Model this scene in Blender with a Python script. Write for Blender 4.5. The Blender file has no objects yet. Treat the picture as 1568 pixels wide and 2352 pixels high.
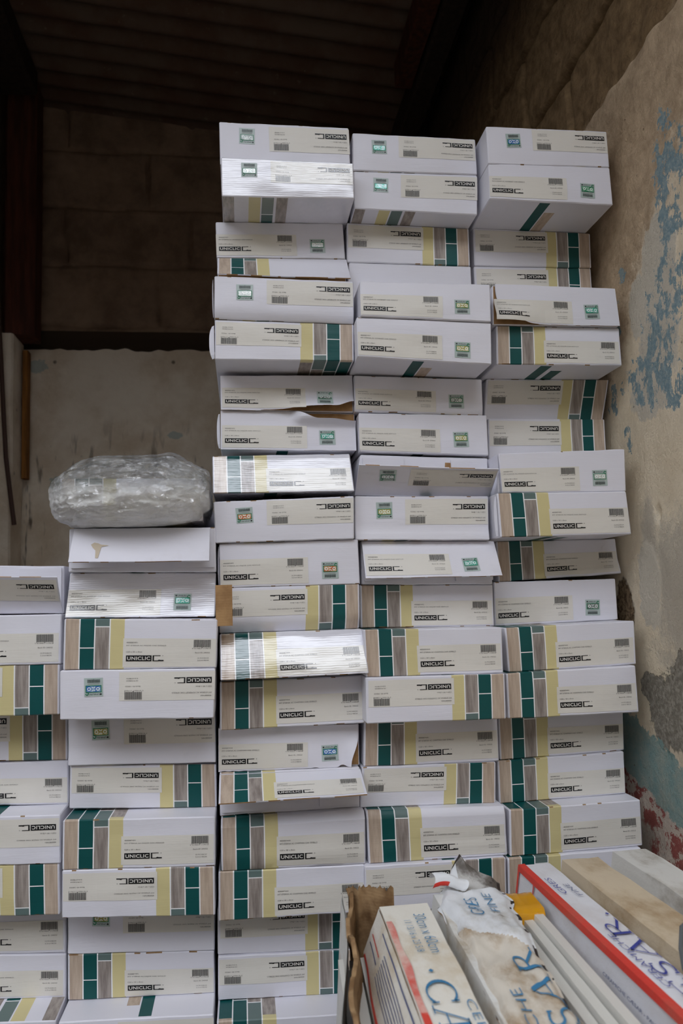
import bpy, bmesh, math, random
from mathutils import Vector, Matrix, noise
from math import sin, cos, pi, radians

S = bpy.context.scene
COL = S.collection

# ------------------------------------------------------------------ camera
cam_d = bpy.data.cameras.new('camera'); cam = bpy.data.objects.new('camera', cam_d); COL.objects.link(cam)
Rw = ((0.9915033130713126, 0.017932056757753428, -0.12883951842911928),
      (-0.12613410378620027, -0.10960998538626136, -0.9859390645296877),
      (-0.0318020129970214, 0.9938129061569186, -0.10641681974799379))
Rm = Matrix(Rw).transposed().transposed()
cam.matrix_world = Rm.to_4x4()
cam_d.sensor_fit = 'VERTICAL'; cam_d.sensor_height = 24.0; cam_d.sensor_width = 24.0
cam_d.lens = 1790.0 / 2352.0 * 24.0
cam_d.clip_start = 0.02
cam_d.dof.use_dof = True; cam_d.dof.focus_distance = 1.09; cam_d.dof.aperture_fstop = 5.0
S.camera = cam

# ------------------------------------------------------------------ daylight from the open yard in front
w = bpy.data.worlds.new('overcast_sky'); S.world = w; w.use_nodes = True
wb = w.node_tree.nodes['Background']
wb.inputs['Color'].default_value = (0.875, 0.915, 1.0, 1.0)
wb.inputs['Strength'].default_value = 2.0
S.view_settings.view_transform = 'Standard'
try: S.view_settings.look = 'None'
except Exception: pass
S.view_settings.gamma = 1.0
S.view_settings.use_curve_mapping = False
S.view_settings.exposure = 0.96

FLOOR = -0.64
WALL_R = 0.575
WALL_L = -0.72
WALL_B = 2.48

# ------------------------------------------------------------------ material helpers
def srgb(r, g, b):
    f = lambda c: (c/255/12.92) if c/255 <= 0.04045 else ((c/255+0.055)/1.055)**2.4
    return (f(r), f(g), f(b), 1.0)

class NT:
    def __init__(s, name, rough=0.5, spec=0.5):
        m = bpy.data.materials.new(name); m.use_nodes = True
        s.m = m; s.n = m.node_tree.nodes; s.l = m.node_tree.links
        s.b = s.n['Principled BSDF']
        s.b.inputs['Roughness'].default_value = rough
        s.b.inputs['Specular IOR Level'].default_value = spec
    def node(s, t, **kw):
        nd = s.n.new(t)
        for k, v in kw.items(): setattr(nd, k, v)
        return nd
    def set(s, sock, v):
        if hasattr(v, 'is_output') or isinstance(v, bpy.types.NodeSocket): s.l.new(v, sock)
        else: sock.default_value = v
    def coord(s, kind='Object', scale=(1, 1, 1), loc=(0, 0, 0)):
        tc = s.node('ShaderNodeTexCoord'); mp = s.node('ShaderNodeMapping')
        mp.inputs['Scale'].default_value = scale; mp.inputs['Location'].default_value = loc
        s.l.new(tc.outputs[kind], mp.inputs['Vector']); return mp.outputs['Vector']
    def noise(s, vec, scale, detail=4, rough=0.55, out='Fac'):
        nd = s.node('ShaderNodeTexNoise'); nd.inputs['Scale'].default_value = scale
        nd.inputs['Detail'].default_value = detail; nd.inputs['Roughness'].default_value = rough
        s.l.new(vec, nd.inputs['Vector']); return nd.outputs[out]
    def ramp(s, fac, stops):
        nd = s.node('ShaderNodeValToRGB'); s.l.new(fac, nd.inputs['Fac'])
        e = nd.color_ramp.elements
        e[0].position, e[0].color = stops[0]; e[1].position, e[1].color = stops[-1]
        for p, c in stops[1:-1]:
            x = e.new(p); x.color = c
        return nd.outputs['Color']
    def sm(s, fac, a, b):
        nd = s.node('ShaderNodeMapRange', interpolation_type='SMOOTHSTEP'); s.l.new(fac, nd.inputs['Value'])
        nd.inputs['From Min'].default_value = a; nd.inputs['From Max'].default_value = b
        return nd.outputs['Result']
    def mix(s, fac, a, b, mode='MIX'):
        nd = s.node('ShaderNodeMix', data_type='RGBA', blend_type=mode)
        s.set(nd.inputs[0], fac); s.set(nd.inputs[6], a); s.set(nd.inputs[7], b)
        return nd.outputs[2]
    def math(s, op, a, b=0.0, c=0.0):
        nd = s.node('ShaderNodeMath', operation=op)
        s.set(nd.inputs[0], a); s.set(nd.inputs[1], b); s.set(nd.inputs[2], c)
        return nd.outputs[0]
    def bump(s, h, strength=0.3, dist=0.002, prev=None):
        nd = s.node('ShaderNodeBump'); nd.inputs['Strength'].default_value = strength
        nd.inputs['Distance'].default_value = dist; s.l.new(h, nd.inputs['Height'])
        if prev is not None: s.l.new(prev, nd.inputs['Normal'])
        s.l.new(nd.outputs['Normal'], s.b.inputs['Normal']); return nd.outputs['Normal']
    def color(s, c): s.set(s.b.inputs['Base Color'], c)

def flute(nt, gloss, seed=0):
    """corrugated board relief under the coated paper"""
    v = nt.coord('Object', (1, 1, 1), (seed*0.37, 0, 0))
    wv = nt.node('ShaderNodeTexWave', wave_type='BANDS', bands_direction='Z')
    wv.inputs['Scale'].default_value = 110; wv.inputs['Distortion'].default_value = 2.4 if gloss else 2.0
    wv.inputs['Detail'].default_value = 2; wv.inputs['Detail Scale'].default_value = 0.6
    nt.l.new(v, wv.inputs['Vector'])
    v2 = nt.coord('Object', (6, 6, 22))
    n = nt.noise(v2, 3.0, 3)
    b1 = nt.bump(wv.outputs['Color'], 0.17 if gloss else 0.022, 0.0006)
    return nt.bump(n, 0.35 if gloss else 0.10, 0.006, b1)

def paper(name, col, gloss=False, grain=None, rough=None, dirt=0.06):
    nt = NT(name, rough if rough is not None else (0.20 if gloss else 0.42), 1.0 if gloss else 0.4)
    c = srgb(*col)
    if grain:
        v = nt.coord('Object', (90, 20, 9)); g = nt.noise(v, 2.2, 5, 0.6)
        c = nt.mix(nt.sm(g, 0.30, 0.72), c, srgb(*grain))
    v = nt.coord('Object'); d = nt.noise(v, 14, 5, 0.65)
    c = nt.mix(nt.math('MULTIPLY', nt.sm(d, 0.55, 0.80), dirt*2.0), c, srgb(150, 135, 115))
    nt.color(c); flute(nt, gloss)
    if gloss:
        nt.b.inputs['Coat Weight'].default_value = 0.9; nt.b.inputs['Coat Roughness'].default_value = 0.16; nt.b.inputs['Coat IOR'].default_value = 1.75
    return nt.m

M = {}
for g in (0, 1):
    sfx = '_glossy' if g else ''
    M['white', g] = paper('coated_white_board'+sfx, (226, 225, 233), g)
    M['joint', g] = paper('printed_joint_line'+sfx, (240, 240, 240), g, dirt=0)
    M['teal', g] = paper('teal_print'+sfx, (2, 78, 77), g, dirt=0.02)
    M['cream', g] = paper('cream_print'+sfx, (212, 200, 148), g)
    M['sage', g] = paper('sage_print'+sfx, (98, 117, 114), g, dirt=0.02)
    M['oak', g] = paper('pale_oak_print'+sfx, (200, 182, 163), g, grain=(172, 152, 134))
    M['ash', g] = paper('grey_oak_print'+sfx, (172, 162, 154), g, grain=(128, 118, 112))
    M['label', g] = paper('label_paper'+sfx, (224, 220, 211), g, dirt=0.09)
def simple(name, col, rough=0.5, spec=0.4, metal=0.0):
    nt = NT(name, rough, spec); nt.color(srgb(*col)); nt.b.inputs['Metallic'].default_value = metal
    return nt.m
M['ink'] = simple('black_ink', (22, 22, 24), 0.45)
M['inkgrey'] = simple('thin_grey_ink', (112, 108, 104), 0.5)
M['ink_g'] = simple('glossy_black_ink', (22, 22, 24), 0.2, 0.9); M['inkgrey_g'] = simple('glossy_grey_ink', (112, 108, 104), 0.2, 0.9)
for _k in ('ink_g', 'inkgrey_g'):
    _b = M[_k].node_tree.nodes['Principled BSDF']; _b.inputs['Coat Weight'].default_value = 0.9; _b.inputs['Coat IOR'].default_value = 1.75; _b.inputs['Coat Roughness'].default_value = 0.16
M['paperwhite'] = simple('knockout_white', (232, 230, 222), 0.45)
def kraft(name, col, col2):
    nt = NT(name, 0.85, 0.15); v = nt.coord('Object'); n = nt.noise(v, 60, 5)
    c = nt.mix(nt.sm(n, 0.3, 0.7), srgb(*col), srgb(*col2)); nt.color(c)
    wv = nt.node('ShaderNodeTexWave', wave_type='BANDS', bands_direction='Z'); wv.inputs['Scale'].default_value = 90; wv.inputs['Distortion'].default_value = 3
    nt.l.new(v, wv.inputs['Vector']); b = nt.bump(wv.outputs['Color'], 0.12, 0.0006); nt.bump(n, 0.4, 0.002, b)
    return nt.m
M['kraft'] = kraft('brown_kraft_board', (176, 140, 98), (150, 116, 80))
M['darkkraft'] = kraft('aged_brown_board', (166, 136, 100), (116, 88, 60))
M['glue'] = simple('dried_glue', (196, 182, 160), 0.5)
M['sealbase'] = simple('seal_film', (178, 192, 188), 0.3)
M['sealgreen'] = simple('seal_green', (20, 120, 84), 0.3)
M['sealink'] = simple('seal_ink', (40, 50, 48), 0.4)
def holo(name, a, b, em=0.0):
    nt = NT(name, 0.25, 0.8); v = nt.coord('Object', (1, 1, 1)); n = nt.noise(v, 190, 2, 0.5, 'Fac')
    c = nt.mix(nt.sm(n, 0.40, 0.60), srgb(*a), srgb(*b)); nt.color(c); nt.b.inputs['Metallic'].default_value = 0.25
    return nt.m
HOLO = [holo('hologram_green', (70, 160, 110), (170, 214, 190)), holo('hologram_aqua', (90, 190, 170), (190, 226, 226)),
        holo('hologram_orange', (214, 120, 76), (236, 190, 150)), holo('hologram_blue', (70, 120, 200), (150, 180, 225)),
        holo('hologram_gold', (190, 180, 110), (222, 214, 170)), holo('hologram_grey', (116, 122, 118), (168, 170, 166)),
        holo('hologram_white', (206, 216, 210), (240, 240, 236))]
M['holoring'] = simple('hologram_shine', (235, 250, 245), 0.2, 0.8)

# ------------------------------------------------------------------ object helpers
def link(name, verts, faces, mats, midx=None, parent=None, smooth=None, loc=None):
    me = bpy.data.meshes.new(name)
    me.from_pydata([tuple(v) for v in verts], [], faces)
    for m in (mats if isinstance(mats, (list, tuple)) else [mats]): me.materials.append(m)
    if midx: me.polygons.foreach_set('material_index', midx)
    if smooth is not None:
        me.polygons.foreach_set('use_smooth', [True]*len(me.polygons))
        try: me.set_sharp_from_angle(angle=radians(smooth))
        except Exception: pass
    me.update()
    o = bpy.data.objects.new(name, me); COL.objects.link(o)
    if parent is not None: o.parent = parent
    if loc is not None: o.location = loc
    return o
def tag(o, label, cat, group=None):
    o['label'] = label; o['category'] = cat
    if group: o['group'] = group
    return o
def thing(name, loc, label, cat, group=None):
    o = bpy.data.objects.new(name, None); o.empty_display_size = 0.02; COL.objects.link(o); o.location = loc
    return tag(o, label, cat, group)
def struct(o): o['kind'] = 'structure'; return o

class MB:
    def __init__(s): s.v = []; s.f = []; s.m = []; s.mats = []
    def mi(s, m):
        if m not in s.mats: s.mats.append(m)
        return s.mats.index(m)
    def poly(s, pts, m, flip=False):
        b = len(s.v); s.v += [tuple(p) for p in pts]
        f = list(range(b, b+len(pts)));
        if flip: f.reverse()
        s.f.append(f); s.m.append(s.mi(m))
    def mesh(s, vs, fs, m):
        b = len(s.v); s.v += [tuple(p) for p in vs]; k = s.mi(m)
        for f in fs: s.f.append([b+i for i in f]); s.m.append(k)
    def box(s, lo, hi, m, fn=None):
        x0, y0, z0 = lo; x1, y1, z1 = hi
        vs = [(x0,y0,z0),(x1,y0,z0),(x1,y1,z0),(x0,y1,z0),(x0,y0,z1),(x1,y0,z1),(x1,y1,z1),(x0,y1,z1)]
        if fn: vs = [fn(v) for v in vs]
        s.mesh(vs, [(3,2,1,0),(4,5,6,7),(0,1,5,4),(1,2,6,5),(2,3,7,6),(3,0,4,7)], m)
    def grid(s, fn, us, vs, m, flip=False):
        """fn(u,v)->point; m either a material or a function of the cell centre"""
        b = len(s.v); nu, nv = len(us), len(vs)
        for v in vs:
            for u in us: s.v.append(tuple(fn(u, v)))
        for j in range(nv-1):
            for i in range(nu-1):
                a = b+j*nu+i; f = [a, a+1, a+1+nu, a+nu]
                if flip: f.reverse()
                s.f.append(f)
                s.m.append(s.mi(m((us[i]+us[i+1])/2, (vs[j]+vs[j+1])/2) if callable(m) else m))
    def build(s, name, parent=None, smooth=None, origin=(0, 0, 0), loc=None):
        ox, oy, oz = origin
        vs = [(x-ox, y-oy, z-oz) for x, y, z in s.v]
        return link(name, vs, s.f, s.mats, s.m, parent, smooth, loc)

def lin(a, b, n): return [a+(b-a)*i/(n-1) for i in range(n)]
def cuts(edges, n, lo=0.0, hi=1.0):
    xs = sorted(set([lo, hi]+[e for e in edges if lo < e < hi]))
    out = [xs[0]]
    for a, b in zip(xs, xs[1:]):
        k = max(1, round((b-a)/((hi-lo)/n)))
        out += [a+(b-a)*i/k for i in range(1, k+1)]
    return out

_txt = {}
def text_mesh(s, bold=False):
    """outline of a line of lettering, normalised to a unit box"""
    key = (s, bold)
    if key in _txt: return _txt[key]
    cu = bpy.data.curves.new('lettering', 'FONT'); cu.body = s; cu.dimensions = '2D'; cu.fill_mode = 'FRONT'
    cu.resolution_u = 2 if len(s) > 12 else 3
    if bold == 'thin': cu.offset = -0.012
    elif bold: cu.offset = 0.018; cu.space_character = 1.08
    o = bpy.data.objects.new('lettering', cu); COL.objects.link(o)
    dg = bpy.context.evaluated_depsgraph_get(); dg.update()
    me = bpy.data.meshes.new_from_object(o.evaluated_get(dg))
    vs = [(v.co.x, v.co.y) for v in me.vertices]; fs = [tuple(p.vertices) for p in me.polygons]
    bpy.data.objects.remove(o); bpy.data.curves.remove(cu); bpy.data.meshes.remove(me)
    x0 = min(v[0] for v in vs); x1 = max(v[0] for v in vs); y0 = min(v[1] for v in vs); y1 = max(v[1] for v in vs)
    vs = [((x-x0)/(x1-x0), (y-y0)/(y1-y0)) for x, y in vs]
    _txt[key] = (vs, fs); return _txt[key]
def put_text(mb, s, x0, y0, x1, y1, m, fn, bold=False):
    vs, fs = text_mesh(s, bold)
    mb.mesh([fn(x0+(x1-x0)*x, y0+(y1-y0)*y) for x, y in vs], fs, m)
def sst(a, b, x):
    t = min(1, max(0, (x-a)/(b-a))); return t*t*(3-2*t)
# ------------------------------------------------------------------ the store room
def blobs(nt, vec, items):
    """smallest normalised distance to a set of ellipses in the (Y, Z) plane of a wall"""
    sx = nt.node('ShaderNodeSeparateXYZ'); nt.l.new(vec, sx.inputs[0])
    best = None
    for (a, b, ra, rb) in items:
        p = nt.math('MULTIPLY', nt.math('SUBTRACT', sx.outputs['Y'], a), 1/ra)
        q = nt.math('MULTIPLY', nt.math('SUBTRACT', sx.outputs['Z'], b), 1/rb)
        d = nt.math('SQRT', nt.math('ADD', nt.math('MULTIPLY', p, p), nt.math('MULTIPLY', q, q)))
        best = d if best is None else nt.math('MINIMUM', best, d)
    return best

def right_wall_material():
    nt = NT('flaking_painted_plaster', 0.88, 0.12)
    v = nt.coord('Object')
    n1 = nt.noise(v, 9, 8, 0.68); n2 = nt.noise(v, 38, 8, 0.72); n3 = nt.noise(v, 140, 4, 0.7); n4 = nt.noise(v, 4, 4, 0.6)
    sx = nt.node('ShaderNodeSeparateXYZ'); nt.l.new(v, sx.inputs[0]); Z = sx.outputs['Z']; Yc = sx.outputs['Y']
    rag = nt.math('ADD', nt.math('MULTIPLY', nt.math('SUBTRACT', n1, 0.5), 2.6), nt.math('MULTIPLY', nt.math('SUBTRACT', n2, 0.5), 2.8))
    def mask(items, soft=0.05, amt=1.0):
        d = nt.math('ADD', blobs(nt, v, items), nt.math('MULTIPLY', rag, amt))
        return nt.sm(d, 1.0+soft, 1.0-soft)
    c = nt.mix(nt.sm(n1, 0.35, 0.7), srgb(240, 225, 198), srgb(224, 207, 178))
    c = nt.mix(nt.math('MULTIPLY', nt.sm(n4, 0.45, 0.65), 0.5), c, srgb(198, 188, 168))
    # rough brown undercoat high up and deep in
    up = nt.math('ADD', nt.math('ADD', nt.math('MULTIPLY', nt.math('SUBTRACT', Z, 0.42), 3.0), nt.math('MULTIPLY', nt.math('SUBTRACT', Yc, 1.04), 3.2)), nt.math('MULTIPLY', rag, 0.22))
    c = nt.mix(nt.math('MULTIPLY', nt.sm(up, -0.12, 0.16), 0.9), c, nt.mix(nt.sm(n2, 0.3, 0.7), srgb(206, 180, 148), srgb(166, 142, 114)))
    # grey smears
    c = nt.mix(nt.math('MULTIPLY', mask([(0.97, -0.02, 0.07, 0.10), (1.05, 0.06, 0.02, 0.05)], 0.5, 0.7), 0.65), c, srgb(164, 158, 147))
    # pale primer patches
    pr = mask([(0.97, 0.44, 0.045, 0.07), (0.985, 0.34, 0.06, 0.07), (1.03, 0.40, 0.03, 0.05), (1.02, 0.28, 0.06, 0.045), (1.06, 0.0, 0.03, 0.06)], 0.06, 0.35)
    c = nt.mix(pr, c, srgb(208, 199, 181))
    tl = mask([(0.925, 0.56, 0.035, 0.07), (0.935, 0.49, 0.03, 0.03), (0.94, 0.40, 0.04, 0.05), (0.985, 0.345, 0.055, 0.055), (1.03, 0.295, 0.04, 0.04),
               (0.955, 0.27, 0.04, 0.03), (1.075, 0.47, 0.014, 0.012), (1.105, 0.425, 0.016, 0.014), (1.10, 0.39, 0.012, 0.012), (1.07, 0.30, 0.03, 0.02),
               (1.13, 0.29, 0.02, 0.025), (1.09, 0.22, 0.013, 0.018)], 0.05, 0.95)
    flk = nt.sm(nt.noise(nt.coord('Object', (1, 1.6, 1)), 26, 9, 0.72), 0.47, 0.50)
    tl = nt.math('MULTIPLY', tl, flk)
    c = nt.mix(tl, c, nt.mix(nt.sm(n3, 0.4, 0.65), srgb(126, 150, 157), srgb(156, 170, 170)))
    # low down: bare cement, teal dado, red and cream scraps
    ct = mask([(1.00, -0.175, 0.075, 0.055), (1.07, -0.145, 0.03, 0.02), (0.985, -0.12, 0.02, 0.035), (1.05, -0.20, 0.02, 0.03)], 0.05, 0.45)
    c = nt.mix(ct, c, nt.mix(nt.sm(n3, 0.35, 0.6), srgb(166, 159, 146), srgb(130, 124, 112)))
    low = nt.math('ADD', nt.math('ADD', Z, nt.math('MULTIPLY', nt.math('SUBTRACT', Yc, 1.05), -0.40)), nt.math('MULTIPLY', rag, 0.022))
    c = nt.mix(nt.sm(low, -0.222, -0.226), c, nt.mix(nt.sm(n2, 0.35, 0.7), srgb(134, 161, 157), srgb(164, 172, 160)))
    c = nt.mix(nt.sm(low, -0.318, -0.322), c, nt.mix(nt.sm(n2, 0.485, 0.515), srgb(208, 192, 176), srgb(158, 92, 84)))
    c = nt.mix(nt.math('MULTIPLY', nt.sm(low, -0.36, -0.38), nt.sm(n1, 0.44, 0.52)), c, srgb(186, 176, 160))
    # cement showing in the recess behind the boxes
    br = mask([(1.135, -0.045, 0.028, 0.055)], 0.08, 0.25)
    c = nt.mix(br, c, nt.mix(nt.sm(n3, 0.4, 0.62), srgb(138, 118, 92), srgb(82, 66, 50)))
    # bare block above the plaster, darker towards the top
    blk = nt.math('ADD', Z, nt.math('MULTIPLY', rag, 0.018))
    c = nt.mix(nt.sm(blk, 0.765, 0.80), c, nt.mix(nt.sm(n2, 0.3, 0.7), srgb(158, 132, 98), srgb(116, 94, 68)))
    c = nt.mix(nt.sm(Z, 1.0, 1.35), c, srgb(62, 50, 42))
    # pits
    vo = nt.node('ShaderNodeTexVoronoi'); vo.inputs['Scale'].default_value = 42; nt.l.new(v, vo.inputs['Vector'])
    pit = nt.math('MULTIPLY', nt.sm(vo.outputs['Distance'], 0.10, 0.05), nt.sm(n1, 0.5, 0.62))
    c = nt.mix(nt.math('MULTIPLY', pit, 0.6), c, srgb(96, 82, 66))
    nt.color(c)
    h = nt.math('ADD', nt.math('MULTIPLY', n2, 0.7), nt.math('MULTIPLY', n3, 0.35))
    b = nt.bump(h, 0.85, 0.008)
    lay = nt.math('SUBTRACT', nt.math('ADD', pr, 1.0), nt.math('ADD', ct, nt.math('ADD', br, pit)))
    b = nt.bump(lay, 0.5, 0.0025, b)
    b = nt.bump(tl, 0.35, 0.001, b)
    return nt.m

def build_right_wall():
    ys = lin(-0.3, 0.75, 8)[:-1]+lin(0.75, 1.8, 230)+lin(1.8, WALL_B+0.05, 40)[1:]
    zs = lin(FLOOR, -0.45, 6)[:-1]+lin(-0.45, 1.62, 300)
    joints_v = {}
    def P(y, z):
        n = noise.noise(Vector((y*3, z*3, 1.0)))*0.004+noise.noise(Vector((y*14, z*14, 4.0)))*0.0016
        edge = 0.765+0.018*noise.noise(Vector((y*5, 0, 7)))+0.012*noise.noise(Vector((y*22, 0, 3)))
        t = sst(edge-0.006, edge+0.010, z)
        # mortar joints of the bare blocks
        d = 0.0
        for k, zj in enumerate((0.935, 1.112, 1.30, 1.48)):
            d = max(d, 1-min(1, abs(z-zj-0.010*noise.noise(Vector((y*5, k, 0)))-0.006*noise.noise(Vector((y*26, k, 5))))/(0.013+0.008*noise.noise(Vector((y*9, k, 2))))))
        row = 0 if z < 0.935 else (1 if z < 1.112 else (2 if z < 1.30 else 3))
        for yj in [(0.86+0.2*(row % 2))+0.4*i for i in range(5)]:
            d = max(d, 1-min(1, abs(y-yj-0.005*noise.noise(Vector((z*9, yj, 0))))/0.013))
        x = n+t*(0.022+0.030*d*d+0.004*noise.noise(Vector((y*30, z*30, 8)))+0.004*noise.noise(Vector((y*9, z*9, 8))))
        x -= 0.006*sst(0.10, 0.0, abs(z-edge+0.02))*(1-t)*(0.6+noise.noise(Vector((y*12, z*12, 2))))
        x -= 0.0035*sst(-0.24, -0.20, z)*(1-t)
        x += 0.02*math.exp(-((y-1.022)/0.0045)**2-((z-0.101)/0.007)**2)
        return Vector((WALL_R+0.008+x, y, z))
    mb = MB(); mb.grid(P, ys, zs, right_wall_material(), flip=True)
    mb.box((WALL_R+0.06, -0.3, FLOOR), (WALL_R+0.20, WALL_B+0.2, 1.62), M['blockdark'])
    o = mb.build('wall_right', None, 60); struct(o)
    return o

def block_material():
    nt = NT('bare_concrete_block', 0.95, 0.08)
    v = nt.coord('Object'); n1 = nt.noise(v, 7, 7, 0.65); n2 = nt.noise(v, 60, 5, 0.7)
    c = nt.mix(nt.sm(n1, 0.3, 0.7), srgb(160, 136, 114), srgb(120, 99, 82))
    nt.color(c); nt.bump(nt.math('ADD', n2, n1), 0.6, 0.006)
    return nt.m
def whitewash_material():
    nt = NT('stained_whitewash', 0.9, 0.1)
    v = nt.coord('Object'); n1 = nt.noise(v, 5, 7, 0.65); n2 = nt.noise(v, 45, 6, 0.7)
    vs = nt.coord('Object', (26, 26, 4.5)); st = nt.noise(vs, 1.4, 3, 0.5)
    c = nt.mix(nt.sm(n1, 0.35, 0.68), srgb(234, 222, 202), srgb(208, 190, 164))
    sx = nt.node('ShaderNodeSeparateXYZ'); nt.l.new(v, sx.inputs[0])
    run = nt.math('MULTIPLY', nt.sm(st, 0.60, 0.68), nt.sm(sx.outputs['Z'], 0.62, 0.35))
    c = nt.mix(nt.math('MULTIPLY', run, 0.8), c, srgb(70, 56, 44))
    vo = nt.node('ShaderNodeTexVoronoi'); vo.inputs['Scale'].default_value = 16; nt.l.new(v, vo.inputs['Vector'])
    sp = nt.math('MULTIPLY', nt.sm(vo.outputs['Distance'], 0.13, 0.06), nt.sm(n1, 0.46, 0.56))
    c = nt.mix(nt.math('MULTIPLY', sp, 0.75), c, srgb(74, 60, 48))
    tq = nt.sm(nt.math('ADD', blobs(nt, nt_swap(nt, v), [(-0.62, 0.74, 0.03, 0.02), (-0.56, 0.36, 0.02, 0.03), (-0.2, 0.52, 0.02, 0.012)]), nt.math('MULTIPLY', nt.math('SUBTRACT', n2, 0.5), 2.0)), 1.1, 0.9)
    c = nt.mix(nt.math('MULTIPLY', tq, 0.5), c, srgb(120, 158, 160))
    nt.color(c); b = nt.bump(nt.math('ADD', n2, nt.math('MULTIPLY', n1, 1.5)), 0.5, 0.006)
    return nt.m
def nt_swap(nt, v):
    a = nt.node('ShaderNodeSeparateXYZ'); nt.l.new(v, a.inputs[0]); b = nt.node('ShaderNodeCombineXYZ')
    nt.l.new(a.outputs['X'], b.inputs['Y']); nt.l.new(a.outputs['Z'], b.inputs['Z']); return b.outputs[0]

M['blockdark'] = block_material(); M['whitewash'] = whitewash_material()
M['mortar'] = simple('crumbling_mortar', (66, 54, 44), 0.95, 0.05)

def build_back_wall():
    mb = MB()
    xs = lin(WALL_L-0.1, WALL_R+0.15, 150); zs = lin(0.86, 1.72, 120)
    def P(x, z):
        d = 0.0
        rows = (0.885, 1.088, 1.284, 1.48)
        for k, zj in enumerate(rows): d = max(d, 1-min(1, abs(z-zj-0.008*noise.noise(Vector((x*6, k, 0))))/0.014))
        r = sum(1 for q in rows if z > q)
        off = {0: -0.23, 1: -0.25, 2: -0.145, 3: -0.28, 4: -0.14}[r]
        for i in range(-4, 5):
            xj = off+0.40*i
            d = max(d, 1-min(1, abs(x-xj-0.008*noise.noise(Vector((z*9, xj, 0))))/0.013))
        n = 0.003*noise.noise(Vector((x*5, z*5, 0)))+0.0015*noise.noise(Vector((x*25, z*25, 0)))
        return Vector((x, WALL_B+0.02+0.016*d*d+n, z))
    mb.grid(P, xs, zs, M['blockdark'])
    zs2 = lin(FLOOR, 0.10, 4)[:-1]+lin(0.10, 0.795, 60)
    def P2(x, z):
        top = 0.795+0.010*noise.noise(Vector((x*9, 0, 0)))+0.006*noise.noise(Vector((x*30, 0, 5)))
        zz = FLOOR+(z-FLOOR)/(0.795-FLOOR)*(top-FLOOR)
        return Vector((x, WALL_B-0.012+0.004*noise.noise(Vector((x*4, z*4, 3))), zz))
    mb.grid(P2, xs, zs2, M['whitewash'])
    mb.grid(lambda x, t: P2(x, 0.795)+Vector((0, t*0.05, 0)), xs, [0, 1], M['mortar'])
    # rough beam course between plaster and blocks
    def P3(x, z):
        return Vector((x, WALL_B+0.030+0.004*noise.noise(Vector((x*8, z*20, 3)))-0.014*sst(0.825, 0.845, z), z))
    mb.grid(P3, xs, lin(0.775, 0.865, 10), M['mortar'])
    mb.box((WALL_L-0.2, WALL_B+0.07, FLOOR), (WALL_R+0.2, WALL_B+0.2, 1.8), M['blockdark'])
    struct(mb.build('wall_back', None, 50))

def rust_material():
    nt = NT('rusty_corrugated_iron', 0.75, 0.2)
    v = nt.coord('Object'); n1 = nt.noise(v, 6, 7, 0.65); n2 = nt.noise(v, 40, 5, 0.7)
    c = nt.mix(nt.sm(n1, 0.35, 0.65), srgb(104, 88, 74), srgb(92, 68, 54))
    c = nt.mix(nt.sm(n2, 0.62, 0.72), c, srgb(120, 104, 84))
    nt.color(c); nt.bump(n2, 0.3, 0.002); return nt.m
def roof_z(x): return 1.565-0.10*x
def build_roof():
    mb = MB(); m = rust_material()
    per = 0.0765; ys = []; y = 0.10
    while y < 2.62: ys.append(y); y += per/8
    P = lambda x, y: Vector((x, y, roof_z(x)+0.010*cos(2*pi*(y-2.098)/per)+0.002*noise.noise(Vector((x*3, y*3, 0)))))
    mb.grid(P, lin(WALL_L-1.5, WALL_R+1.0, 60), ys, m, flip=True)  # roof run out past the walls, unseen, to cut off the sky
    mb.grid(lambda x, y: P(x, y)+Vector((0, 0, 0.0012)), lin(WALL_L-1.5, WALL_R+1.0, 60), ys, m)
    struct(mb.build('ceiling', None, 60))

def concrete():
    nt = NT('dusty_concrete', 0.9, 0.15); v = nt.coord('Object'); n = nt.noise(v, 5, 7, 0.6)
    nt.color(nt.mix(n, srgb(104, 98, 90), srgb(84, 78, 70))); nt.bump(n, 0.3, 0.004); return nt.m
M['concrete'] = concrete()
M['rendered'] = simple('weathered_render', (112, 106, 98), 0.9, 0.1)
mb = MB(); mb.box((-3.2, -4.2, FLOOR-0.1), (3.2, 2.8, FLOOR), M['concrete']); struct(mb.build('floor'))
# unseen walls added around the yard, sized to cut the sky to a band
mb = MB(); mb.box((-3.4, -3.2, FLOOR), (3.4, -3.0, 2.40), M['rendered']); struct(mb.build('wall_unseen_front'))
mb = MB(); mb.box((-3.4, -3.0, FLOOR), (-3.2, 2.8, 2.1), M['rendered']); struct(mb.build('wall_unseen_left'))
mb = MB(); mb.box((3.2, -3.0, FLOOR), (3.4, 2.8, 2.1), M['rendered']); struct(mb.build('wall_unseen_right'))
build_right_wall(); build_back_wall(); build_roof()
mb = MB()
P = lambda y, z: Vector((WALL_L-0.004+0.006*noise.noise(Vector((y*4, z*4, 6))), y, z))
mb.grid(P, lin(1.15, WALL_B+0.05, 40), lin(FLOOR, 1.64, 60), M['blockdark'])
mb.box((WALL_L-0.2, 1.15, FLOOR), (WALL_L-0.03, WALL_B+0.2, 1.64), M['blockdark'])
struct(mb.build('wall_left', None, 50))

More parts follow.
